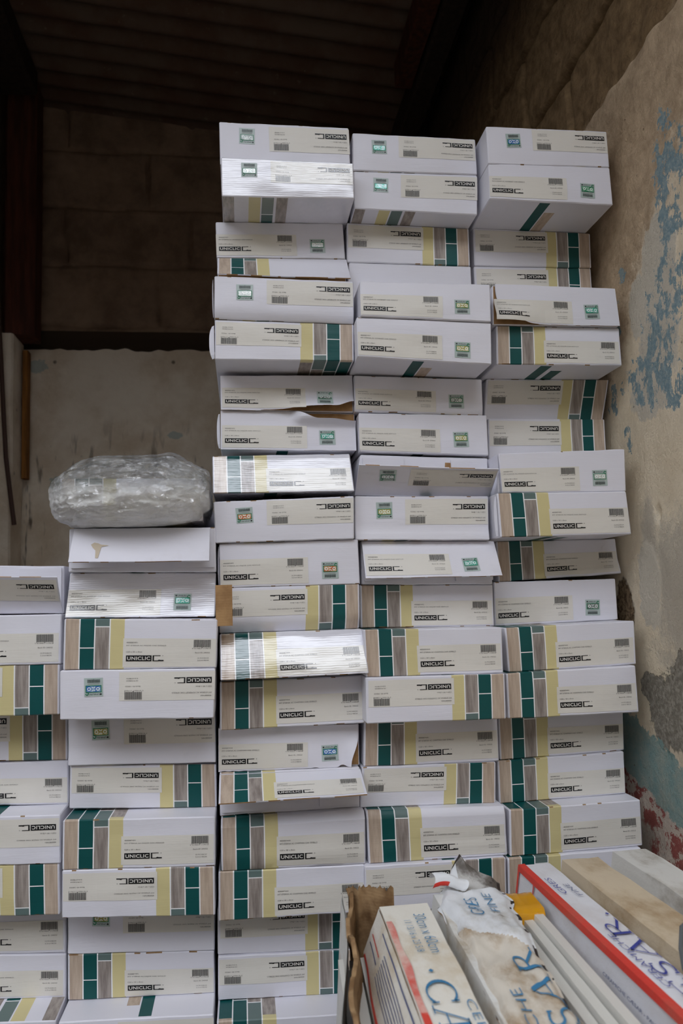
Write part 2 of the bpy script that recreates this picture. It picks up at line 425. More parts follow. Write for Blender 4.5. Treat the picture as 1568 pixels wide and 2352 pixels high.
def wood(name, a, b):
    nt = NT(name, 0.75, 0.2); v = nt.coord('Object', (30, 30, 3)); n = nt.noise(v, 2, 6, 0.6)
    nt.color(nt.mix(nt.sm(n, 0.3, 0.7), srgb(*a), srgb(*b))); nt.bump(n, 0.4, 0.003); return nt.m
M['redwood'] = wood('dark_reddish_timber', (92, 52, 38), (64, 36, 28))
M['orangewood'] = wood('orange_stained_timber', (150, 100, 46), (110, 72, 34))
M['darkwood'] = wood('sooty_timber', (58, 46, 38), (40, 32, 28))
M['rust'] = simple('rusted_steel', (70, 48, 38), 0.7)
def rough_bar(name, lo, hi, m, label, cat, seed=0, amp=0.003, n=14, axis=2, taper=0.0):
    mb = MB()
    def ringp(t):
        c = [(lo[i]+hi[i])/2 for i in range(3)]; h = [(hi[i]-lo[i])/2 for i in range(3)]
        a, b = [i for i in range(3) if i != axis]
        pts = []
        for sa, sb in ((-1, -.85), (-.85, -1), (.85, -1), (1, -.85), (1, .85), (.85, 1), (-.85, 1), (-1, .85)):
            p = [0, 0, 0]; p[axis] = lo[axis]+(hi[axis]-lo[axis])*t
            p[a] = c[a]+h[a]*sa*(1-taper*t)+amp*noise.noise(Vector((t*6, sa, seed)))
            p[b] = c[b]+h[b]*sb*(1-taper*t)+amp*noise.noise(Vector((t*6, sb, seed+5)))
            pts.append(p)
        return pts
    rings = [ringp(i/n) for i in range(n+1)]
    for i in range(n):
        for k in range(8):
            mb.poly([rings[i][k], rings[i][(k+1) % 8], rings[i+1][(k+1) % 8], rings[i+1][k]], m)
    mb.poly(list(reversed(rings[0])), m); mb.poly(rings[-1], m)
    org = ((lo[0]+hi[0])/2, (lo[1]+hi[1])/2, lo[2])
    bm_o = mb.build(name, None, 40, org, org)
    me = bm_o.data; b = bmesh.new(); b.from_mesh(me); bmesh.ops.recalc_face_normals(b, faces=b.faces); b.to_mesh(me); b.free()
    return tag(bm_o, label, cat)
rough_bar('masonry_pillar', (-0.712, 2.33, FLOOR), (-0.655, 2.455, 0.80), M['whitewash'], 'Pale crumbling masonry pillar at the far left edge of the back wall', 'pillar', 3, 0.006)
rough_bar('wooden_post', (-0.690, 2.35, 0.803), (-0.600, 2.44, 1.61), M['redwood'], 'Dark reddish timber post rising from the pale pillar to the roof', 'post', 8)
rough_bar('wooden_plank', (-0.650, 2.415, 0.38), (-0.634, 2.450, 0.775), M['orangewood'], 'Thin orange-stained plank standing beside the pale pillar', 'plank', 5, 0.001)
rough_bar('roof_beam', (-0.690, 0.15, 1.53), (-0.585, 2.30, 1.61), M['darkwood'], 'Thick dark roof beam along the left side under the corrugated iron', 'beam', 2, 0.005, axis=1)
rough_bar('roof_beam', (0.455, 0.15, 1.42), (0.505, 2.02, 1.495), M['redwood'], 'Short reddish roof beam end right of centre under the corrugated iron', 'beam', 6, 0.003, axis=1)
rough_bar('roof_beam', (0.508, 0.15, 1.405), (0.568, 2.44, 1.49), M['darkwood'], 'Dark roof beam along the top of the right wall', 'beam', 7, 0.004, axis=1)
def tube(name, pts, r, m, label, cat, n=8):
    mb = MB(); rs = []
    for i, p in enumerate(pts):
        p = Vector(p); d = (Vector(pts[min(i+1, len(pts)-1)])-Vector(pts[max(i-1, 0)])).normalized()
        a = d.orthogonal().normalized(); b = d.cross(a)
        rs.append([p+a*r*cos(2*pi*k/n)+b*r*sin(2*pi*k/n) for k in range(n)])
    # keep the rings aligned
    for i in range(1, len(rs)):
        best = min(range(n), key=lambda s_: sum((rs[i][(k+s_) % n]-rs[i-1][k]-(Vector(pts[i])-Vector(pts[i-1]))).length for k in range(n)))
        rs[i] = rs[i][best:]+rs[i][:best]
    for i in range(len(rs)-1):
        for k in range(n): mb.poly([rs[i][k], rs[i][(k+1) % n], rs[i+1][(k+1) % n], rs[i+1][k]], m)
    mb.poly(list(reversed(rs[0])), m); mb.poly(rs[-1], m)
    o = mb.build(name, None, 60, pts[-1], pts[-1]); return tag(o, label, cat)
tube('metal_rod', [(-0.69, 2.30, 0.92), (-0.684, 2.30, 0.80), (-0.678, 2.30, 0.705), (-0.669, 2.30, 0.55), (-0.661, 2.30, 0.423), (-0.650, 2.30, 0.335), (-0.636, 2.30, 0.229)], 0.0065, M['rust'], 'Dark bent metal rod hanging in front of the pale pillar at far left', 'rod')
# ------------------------------------------------------------------ flooring cartons
CW = 0.19
BAR = [1,0,1,1,0,2,1,0,1,0,3,1,0,2,1,1,0,1,2,0,1,3,0,1,1,0,2,0,1,1,0,1,2,1,0,1]
def barcode(mb, P, x0, x1, y0, y1, off, m):
    tot = sum(b+1.0 for b in BAR); x = x0; k = (x1-x0)/tot
    for i, b in enumerate(BAR):
        wd = (0.55+0.5*b)*k
        lo = y0-(y1-y0)*(0.12 if i in (0, 17, 18, len(BAR)-1) else 0)
        mb.poly([P(x, lo, off), P(x+wd, lo, off), P(x+wd, y1, off), P(x, y1, off)], m); x += (b+1.0)*k
def quad(mb, P, x0, y0, x1, y1, off, m, n=1):
    for i in range(n):
        a = x0+(x1-x0)*i/n; b = x0+(x1-x0)*(i+1)/n
        for c, d in (((y0, (y0+y1)/2), ((y0+y1)/2, y1)) if y1-y0 > 0.005 else ((y0, y1),)):
            mb.poly([P(a, c, off), P(b, c, off), P(b, d, off), P(a, d, off)], m)
def ring(mb, P, cx, cy, r0, r1, off, m, n=14, a0=0, a1=2*pi):
    for i in range(n):
        a = a0+(a1-a0)*i/n; b = a0+(a1-a0)*(i+1)/n
        mb.poly([P(cx+r0*cos(a), cy+r0*sin(a), off), P(cx+r1*cos(a), cy+r1*sin(a), off),
                 P(cx+r1*cos(b), cy+r1*sin(b), off), P(cx+r0*cos(b), cy+r0*sin(b), off)], m)

DECOR = {'SOM': ('400087447', 'IMT ETERNA AC SOMERSET OAK 05965LD', 'Batch ID: 190522', '5 414661 117643'),
         'MA1': ('400087491', 'IMT ETERNA AC MAJOR OAK 05926LD', 'Batch ID: 240322', '5 414661 117612'),
         'MA2': ('400087492', 'IMT ETERNA AC MAJOR OAK 05971LD', 'Batch ID: 070522', '5 414661 117629'),
         'CHA': ('400087444', 'IMT ETERNA AC CHAPMAN OAK 05986LD', 'Batch ID: 190522', '5 414661 118848')}

def draw_label(mb, P, decor, wd, g, lh=0.035):
    """P(x, y, lift) puts a point of the sticker onto the board"""
    a, b, c, d = DECOR[decor]
    mb.grid(lambda u, v: P(u, v, 0.0004), lin(0, wd, 15), lin(0, lh, 11), M['label', g])
    T = lambda off: (lambda x, y: P(x, y, off))
    ik, ig = (M['ink_g'], M['inkgrey_g']) if g else (M['ink'], M['inkgrey'])
    quad(mb, P, 0.004, 0.0072, 0.0357, 0.0144, 0.0008, ik, 6)
    put_text(mb, 'UNICLIC', 0.0056, 0.0087, 0.0341, 0.0129, M['paperwhite'], T(0.0011), True)
    for r in ((0.0370, 0.0072, 0.0388, 0.0144), (0.0388, 0.0136, 0.0468, 0.0144), (0.0388, 0.0072, 0.0455, 0.0082), (0.0465, 0.0072, 0.0508, 0.0087)):
        quad(mb, P, r[0], r[1], r[2], r[3], 0.0008, ik)
    mb.poly([P(0.0430, 0.0080, 0.0008), P(0.0466, 0.0072, 0.0008), P(0.0466, 0.0088, 0.0008), P(0.0450, 0.0092, 0.0008)], ik)
    ring(mb, P, 0.0497, 0.0139, 0.0003, 0.0006, 0.0008, ig, 8)
    put_text(mb, '1220 x 181 x 8mm', 0.004, 0.0178, 0.0238, 0.0195, ig, T(0.0008))
    put_text(mb, b, 0.004, 0.0252, 0.0535, 0.0270, ig, T(0.0008))
    put_text(mb, a, 0.004, 0.0290, 0.0180, 0.0307, ig, T(0.0008))
    x1 = wd-0.0065
    barcode(mb, P, x1-0.0215, x1, 0.0242, 0.0335, 0.0008, ik)
    put_text(mb, d, x1-0.0235, 0.0220, x1, 0.0234, ig, T(0.0008))
    put_text(mb, c, x1-0.0195, 0.0168, x1-0.001, 0.0183, ig, T(0.0008))
    put_text(mb, '10 PCS/BOX', x1-0.0165, 0.0100, x1-0.002, 0.0114, ig, T(0.0008))
    put_text(mb, '2.21m²/BOX', x1-0.0165, 0.0072, x1-0.002, 0.0087, ig, T(0.0008))

def draw_seal(mb, P, hm):
    W_, H_ = 0.0228, 0.0228
    mb.grid(lambda u, v: P(u, v, 0.0004), lin(0, W_, 3), lin(0, H_, 3), M['sealbase'])
    quad(mb, P, 0.0018, 0.0190, 0.0038, 0.0210, 0.0008, M['sealink'])
    put_text(mb, 'UNILIN', 0.0045, 0.0191, 0.0160, 0.0209, M['sealink'], lambda x, y: P(x, y, 0.0008))
    quad(mb, P, 0.0018, 0.0090, 0.0210, 0.0178, 0.0007, M['sealgreen'], 3)
    quad(mb, P, 0.0028, 0.0099, 0.0200, 0.0169, 0.0009, hm, 3)
    ring(mb, P, 0.0194, 0.0187, 0.0012, 0.0023, 0.0011, M['sealgreen'], 16, 0.3, 5.6)
    for i, x in enumerate((0.0060, 0.0114, 0.0168)):
        if i != 1:
            ring(mb, P, x, 0.0134, 0.0013, 0.0022, 0.0011, M['holoring'], 12)
        else:
            ring(mb, P, x, 0.0104, 0.0013, 0.0022, 0.0011, M['holoring'], 7, 0.2, pi-0.2)
            ring(mb, P, x, 0.0164, 0.0013, 0.0022, 0.0011, M['holoring'], 7, pi+0.2, 2*pi-0.2)
    quad(mb, P, 0.0040, 0.0070, 0.0185, 0.0074, 0.0008, M['inkgrey'])
    barcode(mb, P, 0.0035, 0.0190, 0.0018, 0.0058, 0.0008, M['sealink'])

COLU = (0.012, 0.097, 0.105, 0.195, 0.203, 0.292, 0.300, 0.390)
def front_mat(kind, u, v):
    if kind != 'S' or u < COLU[0] or u > COLU[7]: return 'white'
    if u < COLU[1]: return 'oak'
    if u < COLU[2]: return 'joint'
    if u < COLU[3]: return 'joint' if 0.417 < v < 0.437 else 'teal'
    if u < COLU[4]: return 'joint'
    if u < COLU[5]: return 'sage' if v > 0.855 else ('joint' if v > 0.835 else 'ash')
    if u < COLU[6]: return 'joint'
    return 'cream'
def top_mat(kind, u, s):
    k = int(s/0.14); s = s-0.14*k
    if kind == 'S':
        if u < COLU[0] or u > COLU[7]: return 'white'
        if u < COLU[1]: return 'oak' if (s < 0.006 or s > 0.07) else 'teal'
        if u < COLU[2]: return 'joint'
        if u < COLU[3]: return 'teal' if s < 0.05 or k % 2 else ('joint' if s < 0.052 else 'sage')
        if u < COLU[4]: return 'joint'
        if u < COLU[5]: return 'sage' if s < 0.042 else ('joint' if s < 0.044 else 'ash')
        if u < COLU[6]: return 'joint'
        return 'cream' if s < 0.010 or s > 0.09 else 'ash'
    if u > 0.91: return 'ash' if k % 2 == 0 else 'oak'
    if 0.71 < u < 0.80: return 'cream'
    if 0.61 < u < 0.70: return 'sage' if s < 0.05 else ('joint' if s < 0.052 else 'teal')
    if 0.505 < u < 0.59: return 'ash'
    return 'white'
def bottom_mat(kind, u, s):
    if kind == 'S':
        if 0.36 < u < 0.45 and s > 0.006: return 'teal'
        if 0.49 < u < 0.58 and s > 0.030: return 'teal'
        return 'white'
    if 0.41 < u < 0.495 and s > 0.004: return 'teal'
    if 0.505 < u < 0.59 and s > 0.032: return 'oak'
    return 'white'
UE = list(COLU)+[0.36, 0.45, 0.49, 0.58, 0.41, 0.495, 0.505, 0.59, 0.61, 0.70, 0.71, 0.80, 0.91]
SE = (0.004, 0.006, 0.010, 0.030, 0.032, 0.042, 0.044, 0.050, 0.052, 0.070, 0.09, 0.14, 0.28, 0.42, 0.56, 0.7, 0.84)

class Front:
    """the carton's end face: four corners, a little bulge and dents"""
    def __init__(s, Y, c, seed, tilt=0.0, bulge=0.0008, curl=None, dy=0.0, rough=0.0006):
        s.Y = Y+dy; s.c = c; s.seed = seed; s.tilt = tilt; s.bulge = bulge; s.curl = curl; s.rough = rough
    def __call__(s, u, v, lift=0.0):
        c = s.c
        x = (c[0]*(1-u)+c[2]*u)*v+(c[6]*(1-u)+c[4]*u)*(1-v)
        z = (c[1]*(1-u)+c[3]*u)*v+(c[7]*(1-u)+c[5]*u)*(1-v)
        cu = min(max(u, 0), 1); cv = min(max(v, 0), 1)
        e = sin(pi*cu)**0.5*sin(pi*cv)
        y = s.Y-s.bulge*e+s.rough*1.6*noise.noise(Vector((u*4.2, v*1.8, s.seed*7.3)))*e
        y += s.tilt*(v-0.8)
        if s.curl: y -= s.curl(u, v)
        z += 0.0007*noise.noise(Vector((u*6, s.seed*3.1, 2.0 if v > 0.5 else 9.0)))*abs(2*v-1)**3
        return Vector((x, y-lift, z))

class Panel:
    """an end flap swung out about its top or bottom edge"""
    def __init__(s, Y, c, hinge, aL, aR, seed, ln=0.058):
        s.Y, s.c, s.h, s.a, s.seed, s.ln = Y, c, hinge, (radians(aL), radians(aR)), seed, ln
    def __call__(s, u, v, lift=0.0):
        c = s.c; a = s.a[0]*(1-u)+s.a[1]*u
        if s.h == 't':
            x = c[0]*(1-u)+c[2]*u; z = c[1]*(1-u)+c[3]*u-0.001; d = (1-v)*s.ln; sg = -1
        else:
            x = c[6]*(1-u)+c[4]*u; z = c[7]*(1-u)+c[5]*u+0.001; d = v*s.ln; sg = 1
        n = Vector((0, -cos(a), -sin(a) if s.h == 'b' else sin(a)))
        p = Vector((x, s.Y-0.002-d*sin(a), z+sg*d*cos(a)))
        bend = 0.0012*noise.noise(Vector((u*3, v*1.5, s.seed*5.7)))*(d/s.ln)
        return p+n*(lift+bend)

def flap_mesh(name, F, kind, inv, g, parent, org, inner, top=None, bot=None, left=None, right=None, th=0.0016, nu=40, nv=8):
    mb = MB()
    ue = [(1-e if inv else e) for e in UE]; ve = [(1-e if inv else e) for e in (0.417, 0.437, 0.835, 0.855)]
    us = cuts(ue, nu); vs = cuts(ve, nv)
    def mm(u, v):
        U, V = (1-u, 1-v) if inv else (u, v)
        return M[front_mat(kind, U, V), g]
    def P(u, v, lift=0.0):
        lo = bot(u) if bot else 0.0; hi = top(u) if top else 1.0
        vv = min(max(v, lo), hi)
        a = left(vv) if left else 0.0; b = right(vv) if right else 1.0
        return F(min(max(u, a), b), vv, lift)
    mb.grid(P, us, vs, mm)
    mb.grid(lambda u, v: P(u, v, -th), us, vs, inner, flip=True)
    kr = M['kraft']
    for i in range(len(us)-1):
        for v in (0.0, 1.0):
            q = [P(us[i], v), P(us[i+1], v), P(us[i+1], v, -th), P(us[i], v, -th)]
            mb.poly(q, kr if noise.noise(Vector((us[i]*9, v, F.seed))) > -0.1 else M['white', g], flip=(v == 0.0))
    for j in range(len(vs)-1):
        for u in (0.0, 1.0):
            q = [P(u, vs[j]), P(u, vs[j+1]), P(u, vs[j+1], -th), P(u, vs[j], -th)]
            mb.poly(q, M['white', g], flip=(u == 1.0))
    return mb.build(name, parent, 50, org)

def carton_body(F, kind, inv, g, parent, org, depth=1.22, front=None, worn=0.0, patches=None):
    mb = MB(); c = F.c; r = 0.0013
    W = c[2]-c[0]; H = (c[1]-c[7]+c[3]-c[5])/2
    ue = [(1-e if inv else e) for e in UE]
    us = cuts(ue, 34, r/W, 1-r/W)
    vs = cuts([(1-e if inv else e) for e in (0.417, 0.437, 0.835, 0.855)], 9, r/H, 1-r/H)
    ss = [r]+[s for s in SE]+[1.0, depth]
    xm0, xm1 = (c[0]+c[6])/2, (c[2]+c[4])/2
    def horiz(u, s, v):
        p = F(u, v); t = min(1, s/0.25)
        x = p.x*(1-t)+(xm0*(1-u)+xm1*u)*t
        zt = (c[1]*(1-u)+c[3]*u) if v > 0.5 else (c[7]*(1-u)+c[5]*u)
        zm = (c[1]+c[3])/2 if v > 0.5 else (c[5]+c[7])/2
        zt = zt*(1-t)+zm*t
        k = min(1, s/0.02)
        return Vector((x, p.y*(1-t)+F.Y*t+s, p.z*(1-k)+zt*k))
    path = [('b', s) for s in reversed(ss)]+[('f', v) for v in vs]+[('t', s) for s in ss]
    def pt(u, k):
        kk, t = path[k]
        return horiz(u, t, 0.0) if kk == 'b' else (horiz(u, t, 1.0) if kk == 't' else F(u, t))
    base = len(mb.v); nu = len(us)
    for k in range(len(path)):
        for u in us: mb.v.append(tuple(pt(u, k)))
    for k in range(len(path)-1):
        (ka, a), (kb, b) = path[k], path[k+1]
        for i in range(nu-1):
            u = (us[i]+us[i+1])/2; U = 1-u if inv else u
            if ka == kb == 'f':
                v = (a+b)/2; V = 1-v if inv else v; nm = front_mat(kind, U, V)
                m = front or M[nm, g]
            elif ka == kb:
                s = (a+b)/2; istop = (ka == 't') != inv
                m = M[(top_mat if istop else bottom_mat)(kind, U, s), g]
            else:
                V = (1.0 if kb == 't' else 0.0); V = 1-V if inv else V
                m = M[front_mat(kind, U, V), g]
                if noise.noise(Vector((u*17, F.seed*1.7, V*5))) > 0.62-worn: m = M['darkkraft']
            q = base+k*nu+i
            mb.f.append([q, q+1, q+1+nu, q+nu]); mb.m.append(mb.mi(m))
    n = len(path)
    for side in (0, 1):
        xs = 0.0 if side == 0 else 1.0
        cap = []
        for k in range(n):
            kk, t = path[k]; p = pt(xs, k)
            if kk == 'b': p.z += r
            elif kk == 't': p.z -= r
            else: p.y += r
            cap.append(p)
        b0 = len(mb.v); mb.v += [tuple(p) for p in cap]
        i = 0 if side == 0 else nu-1
        for k in range(n-1):
            a, b = base+k*nu+i, base+(k+1)*nu+i
            f = [b0+k, a, b, b0+k+1]
            if side: f.reverse()
            mb.f.append(f); mb.m.append(mb.mi(M['white', g]))
        f = [b0+k for k in range(n)]
        if side: f.reverse()
        mb.f.append(f); mb.m.append(mb.mi(M['white', g]))
    e = base+(n-1)*nu
    for i in range(nu-1):
        mb.f.append([base+i+1, base+i, e+i, e+i+1]); mb.m.append(mb.mi(M['white', g]))
    return mb.build('board_box', parent, 35, org)

def stickers(F, typ, decor, hol, g, root, org, rnd, lab=None, dv=None):
    kind, inv = typ[0], typ[1] == 'I'
    W = F.c[2]-F.c[0]; H = 0.0605
    lw = 0.116 if kind == 'S' else 0.1185
    x0 = (0.378 if kind == 'S' else 0.004)+rnd.uniform(-0.006, 0.006)
    y0 = (0.05 if dv is None else dv)+rnd.uniform(-0.012, 0.02)
    tw = rnd.uniform(-0.008, 0.008)
    def mk(x0, y0, tw):
        def P(x, y, lift):
            xx = x-y*tw; yy = y+x*tw
            u = x0+xx/CW; v = y0+yy/H
            if inv: u, v = 1-u, 1-v
            return F(u, v, lift)
        return P
    mb = MB(); draw_label(mb, mk(x0, y0, tw), decor, lw, g)
    mb.build('shipping_label', root, None, org)
    if kind == 'P':
        mb = MB(); draw_seal(mb, mk(0.722+rnd.uniform(-0.008, 0.012), 0.14+rnd.uniform(-0.02, 0.05), rnd.uniform(-0.03, 0.05)), HOLO[hol])
        mb.build('hologram_seal', root, None, org)

STACK = {'c0': 'stack cut by the left picture edge', 'c1': 'low stack under the bubble-wrapped bundle',
         'c2': 'tall stack right of the bubble-wrapped bundle', 'c3': 'middle of the three tall stacks', 'c4': 'tall stack against the wall'}
NTH = ['top', 'second', 'third', 'fourth', 'fifth', 'sixth', 'seventh', 'eighth', 'ninth', 'tenth', 'eleventh', 'twelfth', 'thirteenth', 'fourteenth',
       'fifteenth', 'sixteenth', 'seventeenth', 'eighteenth', 'nineteenth', 'twentieth', 'twenty-first', 'twenty-second']
LABELS = {
 ('c2', 1): 'Plain white carton on top of the leftmost of the three tall stacks',
 ('c2', 2): 'Jutting white carton second from top of leftmost tall stack, striped underside',
 ('c2', 4): 'Striped carton with lifted end flap, fourth from top of leftmost tall stack',
 ('c2', 7): 'White carton with curled lower edge, seventh from top of leftmost tall stack',
 ('c2', 8): 'White carton with torn top edge, eighth from top of leftmost tall stack',
 ('c2', 9): 'Shiny faded striped carton level with the bubble-wrapped bundle',
 ('c2', 13): 'Shiny rippled striped carton, thirteenth from top of leftmost tall stack',
 ('c2', 15): 'White carton with torn lower right corner, above the swung-out striped flap',
 ('c2', 16): 'Open carton with striped flap swung out over its blank front',
 ('c3', 4): 'Recessed blank carton, fourth from top of middle tall stack',
 ('c3', 9): 'Open carton with flap leaning down and upside-down lettering, middle tall stack',
 ('c3', 11): 'Open carton with white sealed flap hanging outward, middle tall stack',
 ('c4', 1): 'Upper of the two jutting plain cartons topping the stack by the wall',
 ('c4', 2): 'Lower jutting plain carton atop the wall stack, teal stripe beneath',
 ('c4', 5): 'Plain white carton with ripped lower left corner, in the wall stack',
 ('c1', 1): 'Open carton with blank stained flap right under the bubble-wrapped bundle',
 ('c1', 2): 'Shiny rippled carton with brown side flap, below the stained open flap',
 ('c0', 1): 'Open carton topping the stack cut by the left picture edge',
}
def carton_label(col, row, typ, hidden=False):
    if (col, row) in LABELS: return LABELS[col, row]
    ln = {'c0': 'stack at left picture edge', 'c1': 'stack under bubble-wrapped bundle', 'c2': 'leftmost tall stack',
          'c3': 'middle tall stack', 'c4': 'tall stack by the wall'}[col]
    k = 'Striped' if typ[0] == 'S' else 'Plain white'
    o = 'upside-down label' if typ[1] == 'I' else 'upright label'
    if hidden: o = 'front mostly covered'
    return '%s carton, %s, %s in %s' % (k, o, NTH[row-1], ln)

def decor_of(col, row):
    if col == 'c0': return 'MA1'
    if col == 'c1': return 'SOM' if row in (1, 2, 4) else 'MA1'
    if col == 'c2': return 'SOM' if row <= 6 else ('MA2' if row in (7, 8, 11, 12) else 'CHA')
    if col == 'c3': return 'SOM' if row <= 6 else ('MA2' if row in (7, 8, 11, 12) else 'CHA')
    return 'SOM' if row <= 4 else ('MA2' if row in (5, 6, 9, 10) else 'CHA')
HOL = {('c2',1):5, ('c2',2):6, ('c2',3):6, ('c2',5):6, ('c2',7):5, ('c2',8):1, ('c2',10):2, ('c2',11):2, ('c2',15):3,
       ('c3',1):1, ('c3',2):1, ('c3',5):4, ('c3',6):4, ('c3',7):5, ('c3',8):4, ('c3',9):5, ('c3',10):4, ('c3',11):1,
       ('c4',1):3, ('c4',2):0, ('c4',5):1, ('c4',9):6, ('c4',12):5, ('c1',2):1, ('c1',4):3, ('c1',5):4, ('c1',9):4}
GLOSSY = {('c2',2), ('c2',9), ('c2',13), ('c1',2)}
TILT = {('c2',9): 0.017, ('c2',13): 0.016, ('c1',2): 0.001, ('c2',2): 0.001, ('c2',14): 0.004, ('c3',5): 0.004, ('c2',8): 0.004, ('c4',7): -0.008}
FOLD = {('c1',2): lambda u, v: 0.010*(1-v)**2, ('c2',13): lambda u, v: -0.009*max(0, v)**2+0.002, ('c2',12): lambda u, v: -0.008*sst(0.30, 0.0, v), ('c2',5): lambda u, v: -0.004*sst(0.24, 0.0, v), ('c3',7): lambda u, v: -0.003*sst(0.2, 0.0, v),
        ('c2',17): lambda u, v: -0.010*sst(0.86, 1.0, v)+0.0008*sst(0.50, 0.28, v)-0.0020*sst(0.22, 0.0, v),
        ('c3',17): lambda u, v: -0.004*sst(0.85, 1.0, v)+0.0014*sst(0.40, 0.22, v), ('c3',10): lambda u, v: 0.004*sst(0.3, 0.05, v),
        ('c1',9): lambda u, v: 0.003*sst(0.3, 0.0, v), ('c1',5): lambda u, v: 0.004*sst(0.35, 0.0, v), ('c4',11): lambda u, v: 0.006*sst(0.6, 1.0, u)*sst(0.5, 0.0, v)}

def build_carton(col, row, typ, Y, c, hidden=False):
    rnd = random.Random(hash((ord(col[1])*131+row*17)))
    seed = ord(col[1])*3.7+row*1.31
    g = 1 if (col, row) in GLOSSY else 0
    xm = (c[0]+c[2])/2; org = (xm, Y, (c[5]+c[7])/2)
    root = thing('flooring_carton', org, carton_label(col, row, typ, hidden), 'carton', 'laminate flooring cartons in five stacks')
    dec = decor_of(col, row); hol = HOL.get((col, row), 5)
    key = (col, row)
    kind, inv = typ[0], typ[1] == 'I'
    OPEN = {('c2',4): ('t', 44, 40, 'SU', 'kraft'), ('c2',16): ('t', 66, 70, 'SU', 'w'), ('c3',9): ('b', 53, 56, 'PI', 'w'),
            ('c3',11): ('t', 25, 31, 'PU', 'w'), ('c1',1): ('t', 39, 38, 'XU', 'w'), ('c0',1): ('b', 35, 38, 'PI', 'w')}
    if key in OPEN:
        h, aL, aR, ft, inn = OPEN[key]
        F0 = Front(Y, c, seed, dy=0.004)
        carton_body(F0, ft[0], ft[1] == 'I', g, root, org, front=M['kraft'] if key == ('c2', 4) else M['white', 0])
        # the two short inner tabs folded in behind the end flap
        z0 = lambda u: c[7]*(1-u)+c[5]*u; z1 = lambda u: c[1]*(1-u)+c[3]*u
        for a, b in ((0.015, 0.33), (0.70, 0.985)):
            mb = MB()
            xa, xb = c[0]+(c[2]-c[0])*a, c[0]+(c[2]-c[0])*b
            mb.box((xa, Y+0.0005, max(z0(a), z0(b))+0.005), (xb, Y+0.0035, min(z1(a), z1(b))-0.003), M['white', 0] if key != ('c2', 4) else M['kraft'])
            mb.build('inner_tab', root, None, org)
        P = Panel(Y, c, h, aL, aR, seed)
        inner = M['kraft'] if inn == 'kraft' else M['white', 0]
        if key == ('c1', 1): flap_mesh('end_flap', P, ft[0], False, g, root, org, inner, left=lambda v: 0.040, right=lambda v: 0.962)
        else: flap_mesh('end_flap', P, ft[0], ft[1] == 'I', g, root, org, inner)
        if ft[0] in 'SP' and key != ('c2', 4): stickers(P, ft, dec, hol, g, root, org, rnd)
        if key in (('c1', 1), ('c0', 1)):
            mb = MB()
            if key == ('c1', 1):
                prof = [(0.17,0.50),(0.19,0.56),(0.215,0.54),(0.235,0.50),(0.29,0.47),(0.24,0.43),(0.235,0.30),(0.228,0.10),(0.21,0.10),(0.205,0.32),(0.185,0.40)]
                mb.poly([P(u, v, 0.0006) for u, v in reversed(prof)], M['glue'])
                mb.build('glue_stain', root, None, org)
        if key == ('c3', 9):
            mb = MB(); mb.grid(lambda u, v: F0(u, v, 0.0006) if True else None, lin(0.66, 0.80, 5), lin(0.70, 0.86, 3), M['kraft'])  # strip of tan tape on the inner cover
            mb.build('tan_tape_patch', root, None, org)
        return root
    curl = top = bot = left = right = None
    if key == ('c2', 7):
        bot = lambda u: 0.0 if u < 0.3 else 0.02+0.11*sst(0.35, 0.8, u)+0.14*sst(0.86, 1.0, u)
        curl = lambda u, v: 0.011*sst(0.3, 0.7, u)*sst(0.45, 0.05, v)
    elif key == ('c2', 8):
        top = lambda u: 1.0-0.20*sst(0.53, 0.72, u)-0.05*sst(0.8, 1, u)
        curl = lambda u, v: 0.014*sst(0.50, 0.62, u)*sst(0.62, 0.85, v)
    elif key == ('c4', 5):
        bot = lambda u: 0.20*sst(0.30, 0.04, u)+0.015*noise.noise(Vector((u*30, 3, 0)))*sst(0.32, 0.05, u)+0.0
        left = lambda v: 0.015+0.045*sst(0.9, 0.1, v)
        curl = lambda u, v: 0.012*sst(0.45, 0.10, u)*sst(0.6, 0.1, v)
    elif key == ('c2', 15):
        bot = lambda u: (0.05*sst(0.84, 0.86, u)*sst(0.91, 0.88, u)+0.03*abs(noise.noise(Vector((u*14, 1, 0)))))
        right = lambda v: 0.99-0.055*sst(0.75, 0.05, v)
        curl = lambda u, v: 0.010*sst(0.86, 1.0, u)*sst(0.85, 0.2, v)
    if curl:
        F0 = Front(Y, c, seed, dy=0.005)
        carton_body(F0, kind, inv, g, root, org, front=M['kraft'])
        F1 = Front(Y, c, seed, curl=curl)
        flap_mesh('torn_front_sheet', F1, kind, inv, g, root, org, M['kraft'], top, bot, left, right, nv=14, nu=60)
        stickers(F1, typ, dec, hol, g, root, org, rnd)
    else:
        F = Front(Y, c, seed, tilt=TILT.get(key, 0.0), bulge=rnd.uniform(-0.0003, 0.0015), rough=0.0018 if g else 0.0011, curl=FOLD.get(key))
        carton_body(F, kind, inv, g, root, org, worn=rnd.choice((0, 0, 0.1, 0.25)))
        if not hidden and key != ('c3', 4): stickers(F, typ, dec, hol, g, root, org, rnd)
    if key in (('c2', 5), ('c2', 6), ('c2', 8), ('c2', 11), ('c4', 9), ('c4', 10)):
        mb = MB(); d = {5: 0.0018, 6: 0.0070, 8: 0.0045, 11: 0.002, 9: 0.0008, 10: 0.003}[row]
        x1 = min(c[0], c[6])-0.0006; zb, zt = c[7]+0.002, c[1]-0.004
        if key == ('c2', 6): zt -= 0.004
        def wob(p):
            x, y, z = p; t = (z-zb)/(zt-zb)
            if x < x1-0.0005: x += 0.004*abs(2*t-1)**3*(d/0.007); y += 0.004
            return (x, y, z)
        n = 8
        for i in range(n):
            a = zb+(zt-zb)*i/n; b = zb+(zt-zb)*(i+1)/n
            mb.box((x1-d, Y+0.002, a), (x1, Y+0.0035, b), M['white', 0], wob)
        mb.build('side_tuck_flap', root, None, org)
